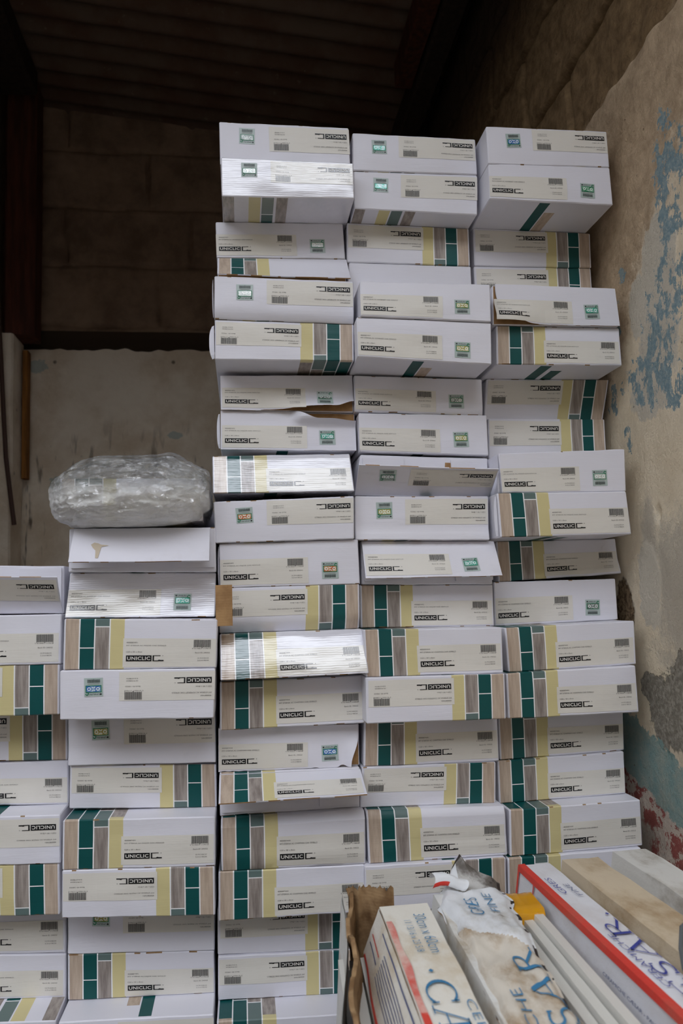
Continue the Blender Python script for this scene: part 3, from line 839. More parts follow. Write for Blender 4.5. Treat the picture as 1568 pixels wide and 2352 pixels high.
    if key == ('c1', 2):
        mb = MB(); mb.box((-0.0338, 1.030, -0.0345), (-0.0122, 1.032, 0.0185), M['kraft'])
        o = mb.build('side_flap', root, None, org); o['label'] = 'bare brown cardboard flap sticking out sideways'
    return root

# end-face corners in metres: top left, top right, bottom right, bottom left (x, z); Y is the distance of the end face
BOXES = {
 'c0': [
  ('X',1.0824,[-0.4246,0.056,-0.2354,0.0513,-0.2356,-0.0124,-0.4235,-0.0068]),
  ('SU',1.0659,[-0.4234,-0.0098,-0.2342,-0.0128,-0.2347,-0.077,-0.4227,-0.0735]),
  ('SI',1.0674,[-0.4258,-0.0739,-0.2364,-0.0774,-0.2364,-0.1415,-0.4242,-0.137]),
  ('SI',1.1302,[-0.4364,-0.1373,-0.2398,-0.1418,-0.2391,-0.2107,-0.435,-0.2022]),
  ('SU',1.126,[-0.4315,-0.2062,-0.2376,-0.2111,-0.2364,-0.2683,-0.4293,-0.2591]),
  ('PI',1.0766,[-0.4229,-0.2627,-0.2367,-0.2687,-0.2358,-0.3292,-0.4214,-0.3213]),
  ('SI',1.0782,[-0.4237,-0.3217,-0.2376,-0.3296,-0.2363,-0.392,-0.4212,-0.3823]),
  ('SU',1.123,[-0.4291,-0.3826,-0.2387,-0.3923,-0.2384,-0.4571,-0.4279,-0.4441]),
  ('SU',1.1207,[-0.427,-0.4445,-0.2379,-0.4575,-0.2376,-0.5117,-0.4256,-0.4995]),
 ],
 'c1': [
  ('X',1.058,[-0.2239,0.0989,-0.0336,0.0969,-0.0335,0.0367,-0.2246,0.0416]),
  ('PU',1.075,[-0.2254,0.0412,-0.0341,0.0363,-0.0359,-0.023,-0.2297,-0.0179]),
  ('SU',1.0286,[-0.2224,-0.0183,-0.0316,-0.0258,-0.034,-0.0873,-0.2238,-0.0817]),
  ('PI',1.0249,[-0.2265,-0.0821,-0.0352,-0.0877,-0.0379,-0.1495,-0.2261,-0.1426]),
  ('PI',1.0979,[-0.232,-0.1429,-0.0387,-0.1498,-0.0385,-0.2186,-0.2308,-0.2116]),
  ('SI',1.099,[-0.2291,-0.212,-0.0386,-0.2216,-0.0384,-0.278,-0.2298,-0.2678]),
  ('SU',1.0557,[-0.2285,-0.2708,-0.0389,-0.2784,-0.0398,-0.3396,-0.2291,-0.3309]),
  ('SI',1.0551,[-0.2289,-0.3313,-0.0407,-0.34,-0.0407,-0.3998,-0.2289,-0.3881]),
  ('PI',1.1148,[-0.2346,-0.3884,-0.043,-0.4001,-0.0445,-0.4662,-0.2336,-0.4545]),
  ('SU',1.112,[-0.2334,-0.4549,-0.0454,-0.4666,-0.0447,-0.52,-0.2331,-0.5115]),
 ],
 'c2': [
  ('PI',1.0683,[-0.0199,0.6842,0.1683,0.6844,0.1693,0.6185,-0.0195,0.6192]),
  ('PI',1.049,[-0.0179,0.6189,0.1704,0.6182,0.17,0.5641,-0.0176,0.5607]),
  ('PU',1.1229,[-0.0286,0.5603,0.1628,0.5637,0.165,0.5067,-0.0279,0.5044]),
  ('SU',1.1232,[-0.0263,0.504,0.1661,0.5063,0.1656,0.4461,-0.0277,0.4438]),
  ('PI',1.0454,[-0.0292,0.4434,0.1642,0.4394,0.1628,0.3795,-0.0306,0.3837]),
  ('SI',1.0515,[-0.0298,0.3833,0.1631,0.3791,0.1619,0.3258,-0.0306,0.3269]),
  ('PU',1.106,[-0.0248,0.3195,0.1667,0.3209,0.1677,0.2669,-0.0247,0.2699]),
  ('PU',1.1112,[-0.0252,0.2695,0.1699,0.2665,0.1701,0.2098,-0.0261,0.2134]),
  ('SU',1.0753,[-0.0368,0.1975,0.1552,0.1993,0.1581,0.1433,-0.0364,0.1432]),
  ('PI',1.0624,[-0.0357,0.1316,0.157,0.1365,0.1554,0.0771,-0.0336,0.0755]),
  ('PU',1.0681,[-0.029,0.0751,0.1613,0.0767,0.1622,0.0149,-0.0289,0.0152]),
  ('SI',1.0684,[-0.0289,0.0148,0.1612,0.0145,0.1601,-0.0455,-0.0308,-0.0455]),
  ('SU',1.05,[-0.0299,-0.0459,0.1613,-0.0459,0.1651,-0.104,-0.0293,-0.1044]),
  ('SU',1.074,[-0.031,-0.11,0.1637,-0.11,0.1631,-0.1729,-0.0319,-0.1727]),
  ('PU',1.09,[-0.0343,-0.1731,0.1578,-0.1774,0.1568,-0.2338,-0.0351,-0.2304]),
  ('SU',1.0806,[-0.0335,-0.2308,0.1555,-0.2342,0.1536,-0.2865,-0.0338,-0.2864]),
  ('SU',1.063,[-0.0323,-0.2867,0.1578,-0.2868,0.1563,-0.3544,-0.0324,-0.3495]),
  ('SU',1.0635,[-0.0361,-0.3499,0.1544,-0.3548,0.1542,-0.4143,-0.037,-0.4105]),
  ('SI',1.1068,[-0.0395,-0.4108,0.1525,-0.4146,0.1509,-0.4772,-0.0401,-0.47]),
  ('SI',1.103,[-0.0396,-0.4704,0.1513,-0.4776,0.1504,-0.5329,-0.0404,-0.5252]),
 ],
 'c3': [
  ('PI',1.0759,[0.1752,0.6812,0.3628,0.6801,0.3632,0.6235,0.1733,0.6225]),
  ('PI',1.077,[0.1749,0.6221,0.3631,0.6231,0.3603,0.5604,0.174,0.5641]),
  ('SI',1.1202,[0.1691,0.5637,0.3597,0.56,0.3589,0.4995,0.1671,0.5013]),
  ('X',1.1214,[0.1701,0.5009,0.3604,0.4991,0.3599,0.4312,0.1642,0.4326]),
  ('PU',1.0255,[0.1702,0.4323,0.3567,0.4309,0.3537,0.3749,0.1691,0.3806]),
  ('PU',1.0256,[0.1634,0.3802,0.3548,0.3745,0.3525,0.3141,0.1635,0.3239]),
  ('PU',1.0974,[0.1682,0.3184,0.3605,0.3137,0.3598,0.2591,0.1679,0.2657]),
  ('PU',1.0977,[0.1731,0.2625,0.3653,0.2587,0.365,0.1981,0.1733,0.2051]),
  ('X',1.0979,[0.1742,0.2019,0.3649,0.1949,0.3622,0.1359,0.1638,0.1421]),
  ('PI',1.0783,[0.1608,0.1385,0.3551,0.1355,0.3524,0.0719,0.1587,0.0763]),
  ('X',1.0867,[0.1691,0.0759,0.3615,0.0715,0.3581,0.0089,0.168,0.0141]),
  ('SU',1.095,[0.1662,0.0137,0.3598,0.0085,0.3594,-0.0504,0.1652,-0.0463]),
  ('SU',1.041,[0.1608,-0.0467,0.3521,-0.0508,0.3508,-0.1118,0.1616,-0.1087]),
  ('SI',1.0355,[0.1607,-0.1091,0.3508,-0.1122,0.3495,-0.1719,0.1595,-0.1687]),
  ('SU',1.0865,[0.1644,-0.169,0.3539,-0.1722,0.3533,-0.2376,0.1613,-0.2339]),
  ('SI',1.0836,[0.1589,-0.2343,0.3474,-0.238,0.3444,-0.293,0.154,-0.2873]),
  ('SU',1.0642,[0.1597,-0.2876,0.3511,-0.2933,0.3506,-0.3565,0.1603,-0.3539]),
  ('SI',1.0552,[0.1541,-0.3543,0.3455,-0.3569,0.3437,-0.4173,0.153,-0.4133]),
 ],
 'c4': [
  ('PI',1.0436,[0.3694,0.6808,0.5571,0.6818,0.5576,0.6245,0.3701,0.6223]),
  ('PU',1.043,[0.3698,0.6219,0.5572,0.6241,0.5586,0.5648,0.3687,0.5677]),
  ('SI',1.1325,[0.3707,0.5673,0.5639,0.5644,0.5623,0.5067,0.3699,0.5057]),
  ('SI',1.1338,[0.3691,0.5053,0.5617,0.5063,0.5614,0.4394,0.3685,0.443]),
  ('PU',1.0517,[0.3702,0.4427,0.5565,0.4391,0.5602,0.3821,0.3681,0.3828]),
  ('SU',1.0588,[0.3736,0.3824,0.5623,0.3817,0.5629,0.3243,0.3715,0.325]),
  ('SI',1.135,[0.3797,0.3246,0.5791,0.3239,0.5678,0.2603,0.3752,0.262]),
  ('SI',1.1301,[0.3781,0.2616,0.5654,0.2599,0.5644,0.1983,0.376,0.1935]),
  ('PU',1.0538,[0.3648,0.1932,0.555,0.198,0.5526,0.1361,0.368,0.1363]),
  ('SU',1.0506,[0.3584,0.1359,0.5509,0.1357,0.5546,0.0738,0.3603,0.0738]),
  ('SU',1.1341,[0.3817,0.0734,0.5716,0.0734,0.5747,0.0196,0.3818,0.0127]),
  ('PU',1.1166,[0.3692,0.0123,0.5584,0.0119,0.5584,-0.0492,0.3669,-0.0521]),
  ('SU',1.0633,[0.3638,-0.0525,0.5557,-0.0496,0.5543,-0.1108,0.3656,-0.1136]),
  ('SU',1.0517,[0.3584,-0.114,0.5469,-0.1112,0.5474,-0.1755,0.3581,-0.1747]),
  ('SU',1.1046,[0.3611,-0.175,0.5503,-0.1758,0.5478,-0.2373,0.3605,-0.2402]),
  ('SU',1.0989,[0.3548,-0.2406,0.5443,-0.2377,0.543,-0.2966,0.3541,-0.2986]),
  ('SU',1.0648,[0.357,-0.2989,0.5467,-0.2969,0.5456,-0.3588,0.3546,-0.3596]),
  ('SU',1.0587,[0.349,-0.36,0.5399,-0.3592,0.5369,-0.419,0.347,-0.4197]),
 ],
}
# the courses below the ones the camera sees in full, down to the floor
def extend(col, rows):
    t, Y, c = BOXES[col][-1]; n = len(rows)
    zl, zr = c[7]-0.0003, c[5]-0.0003
    for i, (typ, Yn) in enumerate(rows):
        f0, f1 = i/n, (i+1)/n
        L = lambda f: zl+(FLOOR+0.0005-zl)*f
        R = lambda f: zr+(FLOOR+0.0005-zr)*f
        x0, x1 = c[6], c[4]
        BOXES[col].append((typ, Yn, [x0, L(f0), x1, R(f0), x1, R(f1)+0.0002, x0, L(f1)+0.0002]))
VIS = {k: len(v) for k, v in BOXES.items()}
extend('c0', [('PU', 1.065), ('SI', 1.075)])
extend('c1', [('PI', 1.060), ('SU', 1.070)])
extend('c2', [('SU', 1.052), ('PU', 1.070)])
extend('c3', [('SU', 1.065), ('SU', 1.060), ('SI', 1.068), ('SU', 1.062)])
extend('c4', [('SU', 1.070), ('SI', 1.064), ('SU', 1.068), ('SU', 1.062)])
for _col in BOXES:
    for _i, (_t, _Y, _c) in enumerate(BOXES[_col]):
        build_carton(_col, _i+1, _t if _t != 'X' else 'PU', _Y, _c, hidden=(_i >= VIS[_col]+(1 if _col in ('c0', 'c1', 'c2') else 0)))
# ------------------------------------------------------------------ bubble-wrapped bundle on the low stack
def film_material():
    m = bpy.data.materials.new('clear_wrinkled_film'); m.use_nodes = True; n = m.node_tree.nodes; l = m.node_tree.links
    n.clear(); out = n.new('ShaderNodeOutputMaterial')
    tr = n.new('ShaderNodeBsdfTransparent'); tr.inputs[0].default_value = (0.95, 0.96, 0.96, 1)
    gl = n.new('ShaderNodeBsdfGlossy'); gl.inputs['Roughness'].default_value = 0.05
    df = n.new('ShaderNodeBsdfDiffuse'); df.inputs['Color'].default_value = (0.96, 0.96, 0.93, 1)
    tc = n.new('ShaderNodeTexCoord')
    def nz(sc, det, rough=0.6, dist=0.0):
        a = n.new('ShaderNodeTexNoise'); a.inputs['Scale'].default_value = sc; a.inputs['Detail'].default_value = det
        a.inputs['Roughness'].default_value = rough; a.inputs['Distortion'].default_value = dist
        l.new(tc.outputs['Object'], a.inputs['Vector']); return a.outputs['Fac']
    def vor(sc):
        a = n.new('ShaderNodeTexVoronoi'); a.feature = 'SMOOTH_F1'; a.inputs['Scale'].default_value = sc; l.new(tc.outputs['Object'], a.inputs['Vector']); return a.outputs['Distance']
    b1 = n.new('ShaderNodeBump'); b1.inputs['Strength'].default_value = 0.9; b1.inputs['Distance'].default_value = 0.012
    l.new(nz(52, 5, 0.65, 1.8), b1.inputs['Height'])
    b2 = n.new('ShaderNodeBump'); b2.inputs['Strength'].default_value = 0.8; b2.inputs['Distance'].default_value = 0.012
    l.new(vor(90), b2.inputs['Height']); l.new(b1.outputs[0], b2.inputs['Normal'])
    # creased facets of the crumpled film
    mpn = n.new('ShaderNodeMapping'); mpn.inputs['Scale'].default_value = (1.0, 1.0, 2.2); l.new(tc.outputs['Object'], mpn.inputs['Vector'])
    ds = n.new('ShaderNodeTexNoise'); ds.inputs['Scale'].default_value = 30; l.new(mpn.outputs[0], ds.inputs['Vector'])
    dm = n.new('ShaderNodeVectorMath'); dm.operation = 'MULTIPLY_ADD'; l.new(ds.outputs['Color'], dm.inputs[0]); dm.inputs[1].default_value = (0.02, 0.02, 0.02); l.new(mpn.outputs[0], dm.inputs[2])
    last = b1.outputs[0]
    for sc, k in ((70, 1.3), (190, 1.0)):
        vv = n.new('ShaderNodeTexVoronoi'); vv.inputs['Scale'].default_value = sc; l.new(dm.outputs[0], vv.inputs['Vector'])
        s1 = n.new('ShaderNodeVectorMath'); s1.operation = 'SUBTRACT'; l.new(vv.outputs['Color'], s1.inputs[0]); s1.inputs[1].default_value = (0.5, 0.5, 0.5)
        s2 = n.new('ShaderNodeVectorMath'); s2.operation = 'MULTIPLY_ADD'; l.new(s1.outputs[0], s2.inputs[0]); s2.inputs[1].default_value = (k, k, k); l.new(last, s2.inputs[2]); last = s2.outputs[0]
    nm = n.new('ShaderNodeVectorMath'); nm.operation = 'NORMALIZE'; l.new(last, nm.inputs[0])
    l.new(nm.outputs[0], gl.inputs['Normal'])
    fr = n.new('ShaderNodeFresnel'); fr.inputs['IOR'].default_value = 1.5; l.new(b2.outputs[0], fr.inputs['Normal'])
    mr = n.new('ShaderNodeMapRange'); l.new(nz(22, 4), mr.inputs['Value']); mr.inputs['From Min'].default_value = 0.35; mr.inputs['From Max'].default_value = 0.7
    mr.inputs['To Min'].default_value = 0.02; mr.inputs['To Max'].default_value = 0.17
    sx = n.new('ShaderNodeSeparateXYZ'); l.new(tc.outputs['Object'], sx.inputs[0])
    mz = n.new('ShaderNodeMapRange'); l.new(sx.outputs['Z'], mz.inputs['Value'])
    mz.inputs['From Min'].default_value = 0.054; mz.inputs['From Max'].default_value = 0.034; mz.inputs['To Min'].default_value = 0.0; mz.inputs['To Max'].default_value = 0.50
    ad = n.new('ShaderNodeMath'); ad.operation = 'ADD'; l.new(mr.outputs[0], ad.inputs[0]); l.new(mz.outputs[0], ad.inputs[1])
    m1 = n.new('ShaderNodeMixShader'); l.new(ad.outputs[0], m1.inputs[0]); l.new(tr.outputs[0], m1.inputs[1]); l.new(df.outputs[0], m1.inputs[2])
    m2 = n.new('ShaderNodeMixShader'); m2.inputs[0].default_value = 0.30; l.new(m1.outputs[0], m2.inputs[1]); l.new(gl.outputs[0], m2.inputs[2])
    l.new(m2.outputs[0], out.inputs['Surface']); return m

def build_bundle():
    org = (-0.142, 1.06, 0.0995)
    root = thing('wrapped_carton', org, 'Striped carton wrapped in crumpled clear bubble film on the low stack', 'wrapped carton')
    c = [-0.236, 0.1660, -0.050, 0.1640, -0.050, 0.1060, -0.236, 0.1080]
    F = Front(1.062, c, 91.0)
    carton_body(F, 'S', False, 0, root, org, depth=1.15)
    stickers(F, 'SU', 'MA1', 0, 0, root, org, random.Random(5))
    film = film_material()
    mb = MB()
    def P(u, v):
        # u around (0..1), v from front pole to the open rear
        a = 2*pi*u; ca, sa = cos(a), sin(a)
        ex = 0.80-(0.14*sst(0.25, 0.42, v) if sa < 0 else 0)
        X = math.copysign(abs(ca)**ex, ca); Zz = math.copysign(abs(sa)**ex, sa)
        f = min(1.0, v/0.42); k = sin(pi/2*f)**0.8
        y = 0.985+0.075*(1-cos(pi/2*f)) if v < 0.42 else 1.060+(v-0.42)*0.50
        rx = 0.1080-0.012*sst(0.42, 1, v); rz = 0.0475-0.009*sst(0.42, 1, v)
        n1 = noise.noise(Vector((ca*1.6*k+3, sa*1.6*k, v*3.5))); n2 = noise.noise(Vector((ca*5*k, sa*5*k, v*12)))
        n3 = abs(noise.noise(Vector((ca*9*k, sa*9*k, v*24))))
        s = 1+0.07*n1+0.045*n2-0.08*n3
        x = -0.142+rx*X*k*s; z = 0.1455+rz*Zz*k*s
        if sa > 0: z += 0.008*math.exp(-((x+0.085)/0.018)**2)*sa+0.003*math.exp(-((x+0.20)/0.03)**2)*sa
        z += 0.010*(x+0.142)*0-0.004*(1-k)
        z -= 0.006*math.exp(-((x+0.235)/0.03)**2)
        y += 0.006*n2
        lo = 0.0995 if y > 1.055 else 0.0995-0.012*sst(1.055, 1.03, y)
        z = max(z, lo+0.001*n3); x = min(x, -0.0405)
        return Vector((x, y, z))
    us = lin(0, 1, 141); vs = [0.0]+[0.0015+0.9985*(i/70)**1.3 for i in range(71)]
    mb.grid(P, us, vs, film, flip=True)
    mb.build('bubble_film', root, 180, org)
    # a second slack layer gathered at the ends of the wrap
    mb2 = MB()
    def P2(u, v):
        p = P(u, 0.12+0.5*v); c_ = Vector((-0.142, p.y+0.03, 0.1455))
        n = noise.noise(Vector((u*30, v*9, 3)))
        q = c_+(p-c_)*(0.93+0.05*n); q.y = p.y+0.010+0.006*n
        q.z = max(q.z, 0.1005); q.x = min(q.x, -0.042); return q
    mb2.grid(P2, lin(0, 1, 121), lin(0, 1, 40), film, flip=True)
    mb2.build('inner_film_layer', root, 180, org)
build_bundle()

# ------------------------------------------------------------------ tile cartons standing on edge in front
def grubby(name, base, dirt, burnt=None, rough=0.75, scale=16, lo=0.42, hi=0.68):
    nt = NT(name, rough, 0.2); v = nt.coord('Object', (1, 0.6, 1)); n1 = nt.noise(v, scale, 7, 0.65); n2 = nt.noise(v, scale*5, 5, 0.7)
    c = nt.mix(nt.sm(n1, lo, hi), srgb(*base), srgb(*dirt))
    if burnt: c = nt.mix(nt.sm(nt.math('ADD', n1, nt.math('MULTIPLY', n2, 0.4)), 0.84, 0.92), c, srgb(*burnt))
    nt.color(c); nt.bump(nt.math('ADD', n1, nt.math('MULTIPLY', n2, 0.4)), 0.4, 0.004); return nt.m
M['gw1'] = grubby('yellowed_white_board', (228, 224, 213), (208, 195, 172))
M['gw2'] = grubby('scuffed_white_board', (220, 220, 216), (178, 166, 146), (96, 78, 62))
M['gw3'] = grubby('clean_white_board', (222, 222, 226), (210, 206, 206))
M['gw4'] = grubby('beige_dusty_board', (208, 192, 166), (172, 148, 116), (120, 94, 68))
M['gw5'] = grubby('mottled_white_board', (216, 214, 208), (164, 156, 142), (96, 84, 70))
M['redprint'] = grubby('red_print', (214, 66, 56), (196, 92, 78), rough=0.5)
M['fadedred'] = grubby('faded_red_print', (214, 120, 110), (222, 200, 186), rough=0.6, scale=22)
M['wornred'] = grubby('worn_red_print', (212, 74, 62), (222, 150, 138), rough=0.6, scale=30, lo=0.5, hi=0.66)
M['midred'] = grubby('half_worn_red_print', (212, 96, 84), (222, 170, 158), rough=0.6, scale=30, lo=0.42, hi=0.62)
M['blueprint'] = simple('blue_lettering', (58, 124, 166), 0.6)
M['indigo'] = simple('indigo_lettering', (62, 70, 150), 0.6)
M['navy'] = simple('navy_lettering', (70, 84, 128), 0.6)
M['ceramic'] = simple('glazed_ceramic', (214, 212, 204), 0.35, 0.5)
M['ceramicgrey'] = simple('tile_biscuit', (190, 188, 178), 0.7, 0.3)
M['char'] = simple('charred_paper', (52, 44, 40), 0.9)
TOPZ = -0.33
LEAN = 0.16
def slab(mb, far, near, z0, z1, m, ztop=None, lean=LEAN, n=18, seed=0, amp=0.0012, mtop=None, mleft=None):
    """carton or tile standing on its long edge: far/near = (y, xleft, xright) along the top"""
    def X(t, s): 
        y0, a0, b0 = far; y1, a1, b1 = near
        return (a0+(a1-a0)*t)*(1-s)+(b0+(b1-b0)*t)*s
    def Y(t): return far[0]+(near[0]-far[0])*t
    def P(t, s, z):
        w = amp*noise.noise(Vector((t*9, s*2+z*9, seed)))
        return Vector((X(t, s)-lean*(z1-z)+w, Y(t), z+w*0.8))
    ts = lin(0, 1, n)
    mb.grid(lambda s, t: P(t, s, z1), lin(0, 1, 5), ts, mtop or m, flip=True)
    mb.grid(lambda s, t: P(t, s, z0), [0, 1], ts, m)
    zs = lin(z0, z1, 8)
    mb.grid(lambda t, z: P(t, 0, z), ts, zs, mleft or m, flip=False)
    mb.grid(lambda t, z: P(t, 1, z), ts, zs, m, flip=True)
    mb.grid(lambda s, z: P(0, s, z), lin(0, 1, 5), zs, m, flip=True)
    mb.grid(lambda s, z: P(1, s, z), lin(0, 1, 5), zs, m)
    return P
def serif_word(root, org, word, pts, m, lift):
    """Roman capitals with thick and thin strokes and small serifs, laid on the carton's top"""
    a, b, c = [Vector(p) for p in pts]; K, T = 0.105, 0.045
    arc = lambda cx, cy, rx, ry, a0, a1, n=14: [(cx+rx*cos(radians(a0+(a1-a0)*i/n)), cy+ry*sin(radians(a0+(a1-a0)*i/n))) for i in range(n+1)]
    G = {'C': (0.80, [(arc(0.46, 0.5, 0.42, 0.49, 42, 318, 22), 'v'), ([(0.77, 0.98), (0.77, 0.70)], T), ([(0.77, 0.30), (0.77, 0.06)], T)]),
         'Æ': (1.22, [([(0.08, 0.0), (0.52, 1.0)], T), ([(0.62, 0.0), (0.62, 1.0)], K), ([(0.25, 0.36), (0.62, 0.36)], T), ([(0.45, 0.98), (1.10, 0.98)], T), ([(1.10, 1.0), (1.10, 0.80)], T),
                      ([(0.62, 0.52), (0.95, 0.52)], T), ([(0.95, 0.62), (0.95, 0.42)], T), ([(0.50, 0.02), (1.16, 0.02)], T), ([(1.16, 0.0), (1.16, 0.24)], T), ([(-0.04, 0.015), (0.22, 0.015)], T)]),
         'S': (0.62, [(arc(0.31, 0.745, 0.22, 0.235, 40, 250, 12)+arc(0.31, 0.265, 0.24, 0.245, 70, -140, 12), 0.08), ([(0.52, 0.97), (0.52, 0.78)], T), ([(0.08, 0.24), (0.08, 0.03)], T)]),
         'A': (0.95, [([(0.12, 0.0), (0.46, 1.0)], T), ([(0.46, 1.0), (0.82, 0.0)], K), ([(0.24, 0.34), (0.70, 0.34)], T), ([(0.0, 0.015), (0.25, 0.015)], T), ([(0.68, 0.015), (0.96, 0.015)], T)]),
         'R': (0.90, [([(0.18, 0.0), (0.18, 1.0)], K), ([(0.05, 0.98), (0.42, 0.98)]+arc(0.42, 0.74, 0.24, 0.24, 90, -90, 10)+[(0.20, 0.50)], 0.07), ([(0.40, 0.50), (0.82, 0.02)], K), ([(0.05, 0.015), (0.32, 0.015)], T), ([(0.75, 0.015), (0.96, 0.015)], T)])}
    tot = sum(G[ch][0]+0.10 for ch in word); x0 = 0.0
    for ch in word:
        wd, strokes = G[ch]; mb = MB()
        for line, wdt in strokes:
            for i in range(len(line)-1):
                (xa, ya), (xb, yb) = line[i], line[i+1]
                L = math.hypot(xb-xa, yb-ya) or 1
                if wdt == 'v': k = T+(K-T)*abs(yb-ya)/L
                else: k = wdt
                nx, ny = -(yb-ya)/L*k/2, (xb-xa)/L*k/2; ex, ey = (xb-xa)/L*k*0.2, (yb-ya)/L*k*0.2
                n = max(1, int(L/0.12))
                for j in range(n):
                    f0, f1 = j/n, (j+1)/n
                    P4 = []
                    for f, s_ in ((f0, 1), (f0, -1), (f1, -1), (f1, 1)):
                        x = xa+(xb-xa)*f+nx*s_; y = ya+(yb-ya)*f+ny*s_
                        X = (x0+x)/tot
                        px = a.x+(b.x-a.x)*X+(c.x-a.x)*y; py = a.y+(b.y-a.y)*X+(c.y-a.y)*y
                        P4.append((px, py, lift(px, py)))
                    mb.poly(P4, m)
        mb.build('printed_letter', root, None, org); x0 += wd+0.10
def top_text(root, org, s, pts, m, lift, bold='thin'):
    mb = MB()
    """pts: start-baseline, end-baseline, start-top in the plan (x, y); the letters lie on the carton's top"""
    a, b, c = [Vector(p) for p in pts]
    put_text(mb, s, 0, 0, 1, 1, m, lambda x, y: (a.x+(b.x-a.x)*x+(c.x-a.x)*y, a.y+(b.y-a.y)*x+(c.y-a.y)*y, lift(a.x+(b.x-a.x)*x+(c.x-a.x)*y, a.y+(b.y-a.y)*x+(c.y-a.y)*y)), bold)
    mb.build('printed_lettering', root, None, org)
flat = lambda x, y: TOPZ+0.0022

def tile_carton(label, far, near, m, seed, mtop=None, mleft=None, z1=TOPZ, amp=0.0012):
    org = ((far[1]+far[2])/2, (far[0]+near[0])/2, FLOOR)
    root = thing('tile_carton', org, label, 'carton', 'ceramic tile cartons standing on edge')
    mb = MB(); P = slab(mb, far, near, FLOOR+0.0005, z1, m, seed=seed, mtop=mtop, mleft=mleft, amp=amp)
    mb.build('board_box', root, 40, org)
    return root, org, P

# the left carton, torn open on its left side
root, org, P = tile_carton('Yellowed tile carton with blue lettering and faded red edge, ripped open at left', (0.857, 0.139, 0.191), (0.30, 0.124, 0.170), M['gw1'], 1)
mb = MB()
top_text(root, org, '30cm x 60cm', ((0.1685, 0.826), (0.1665, 0.738), (0.1800, 0.826)), M['blueprint'], flat)
top_text(root, org, '11 13/16 x 23 5/8', ((0.1560, 0.812), (0.1545, 0.742), (0.1630, 0.812)), M['blueprint'], flat)
serif_word(root, org, 'CÆSAR', ((0.1460, 0.688), (0.1380, 0.455), (0.1705, 0.688)), M['blueprint'], flat)
top_text(root, org, 'CERAMICHE', ((0.1730, 0.652), (0.1690, 0.500), (0.1800, 0.652)), M['blueprint'], flat)
mb = MB(); mb.poly([(0.158, 0.708, flat(0, 0)), (0.1605, 0.705, flat(0, 0)), (0.158, 0.702, flat(0, 0)), (0.1555, 0.705, flat(0, 0))], M['blueprint'])
mb.build('printed_dot', root, None, org)
mb = MB()
Pl = lambda y: 0.139+(0.124-0.139)*(0.857-y)/0.557
stripe = lambda s, y: Vector((Pl(y)+0.0005+0.008*s*(0.75+0.5*noise.noise(Vector((y*16, 0, 1)))), y, TOPZ+0.0014))
mb.grid(stripe, [0, 0.5, 1], lin(0.815, 0.70, 16), M['fadedred'], flip=True)
mb.grid(stripe, [0, 0.5, 1], lin(0.70, 0.64, 9), M['midred'], flip=True)
mb.grid(stripe, [0, 0.5, 1], lin(0.64, 0.31, 40), M['wornred'], flip=True)
mb.build('red_stripe', root, None, org)
# loosened side sheet sloping outward below the top edge
mb = MB()
def side(s, t):
    y0 = 0.848-(0.848-0.34)*t
    a = Vector((Pl(y0)-0.0015, y0+0.004, TOPZ)); b = Vector((0.119-(0.119-0.080)*t, y0, TOPZ-0.040))
    p = a.lerp(b, s); p.z += 0.0016*noise.noise(Vector((t*9, s*3, 2))); p.x += 0.001*noise.noise(Vector((t*7, s*4, 5))); return p
mb.grid(side, lin(0, 1, 9), lin(0, 1, 60), M['gw1'])
mb.grid(lambda s, t: side(s, t)+Vector((0.0012, 0, -0.0008)), lin(0, 1, 9), lin(0, 1, 60), M['darkkraft'], flip=True)
mb.build('side_sheet', root, 60, org)
mb = MB()
up = lambda s, t, d=0.0008: side(s, t)+Vector((-d, 0, d))
mb.grid(lambda s, t: up(s, t), [0.93, 0.99], lin(0.02, 1, 50), M['redprint'])
for k in range(7):
    s0 = 0.30+0.07*k
    mb.grid(lambda s, t: up(s, t), [s0, s0+0.018], lin(0.16, 0.60, 16), M['navy'])
for s0, t0, t1, mm in ((0.12, 0.10, 0.95, 'navy'), (0.45, 0.03, 0.13, 'redprint'), (0.62, 0.03, 0.13, 'navy')):
    mb.grid(lambda s, t: up(s, t), [s0, s0+0.03], lin(t0, t1, 24), M[mm])
for a, b in (((0.2, 0.66), (0.9, 0.70)), ((0.9, 0.70), (0.9, 0.88)), ((0.9, 0.88), (0.2, 0.84)), ((0.2, 0.84), (0.2, 0.66)), ((0.3, 0.72), (0.8, 0.84))):
    q = [up(a[0], a[1]), up(b[0], b[1]), up(b[0]+0.03, b[1]+0.008), up(a[0]+0.03, a[1]+0.008)]
    mb.poly(q, M['navy'])
mb.build('side_print', root, None, org)
# torn sheets hanging open to the left, and the ribbed tile edges in film between them
mb = MB()
def torn(s, t):
    y = 0.90-0.52*t; x = 0.113-0.050*t-0.018*t*t
    jag = 0.010*noise.noise(Vector((t*26, 0, 4)))+0.006*noise.noise(Vector((t*70, 0, 9)))
    top = TOPZ+0.002+jag+0.004*(1-t)
    return Vector((x+0.012*s+0.003*sin(t*25+s*7), y, top-0.115*s))
mb.grid(torn, lin(0, 1, 10), lin(0, 1, 70), M['darkkraft'])
mb.grid(lambda s, t: torn(s, t)+Vector((-0.004, 0, 0.0)), lin(0, 1, 10), lin(0, 1, 70), M['darkkraft'], flip=True)
mb.grid(lambda e, t: torn(0, t)+Vector((-0.004*e, 0, 0)), [0, 1], lin(0, 1, 70), M['darkkraft'])
def endf(u, s):
    jag = 0.007*noise.noise(Vector((u*9, 0, 14)))+0.004*noise.noise(Vector((u*33, 0, 2)))
    return Vector((0.112+0.046*u, 0.902-0.030*u+0.0030*sin(u*15+2*sin(u*5)), TOPZ+0.006+jag-0.12*s+0.006*u))
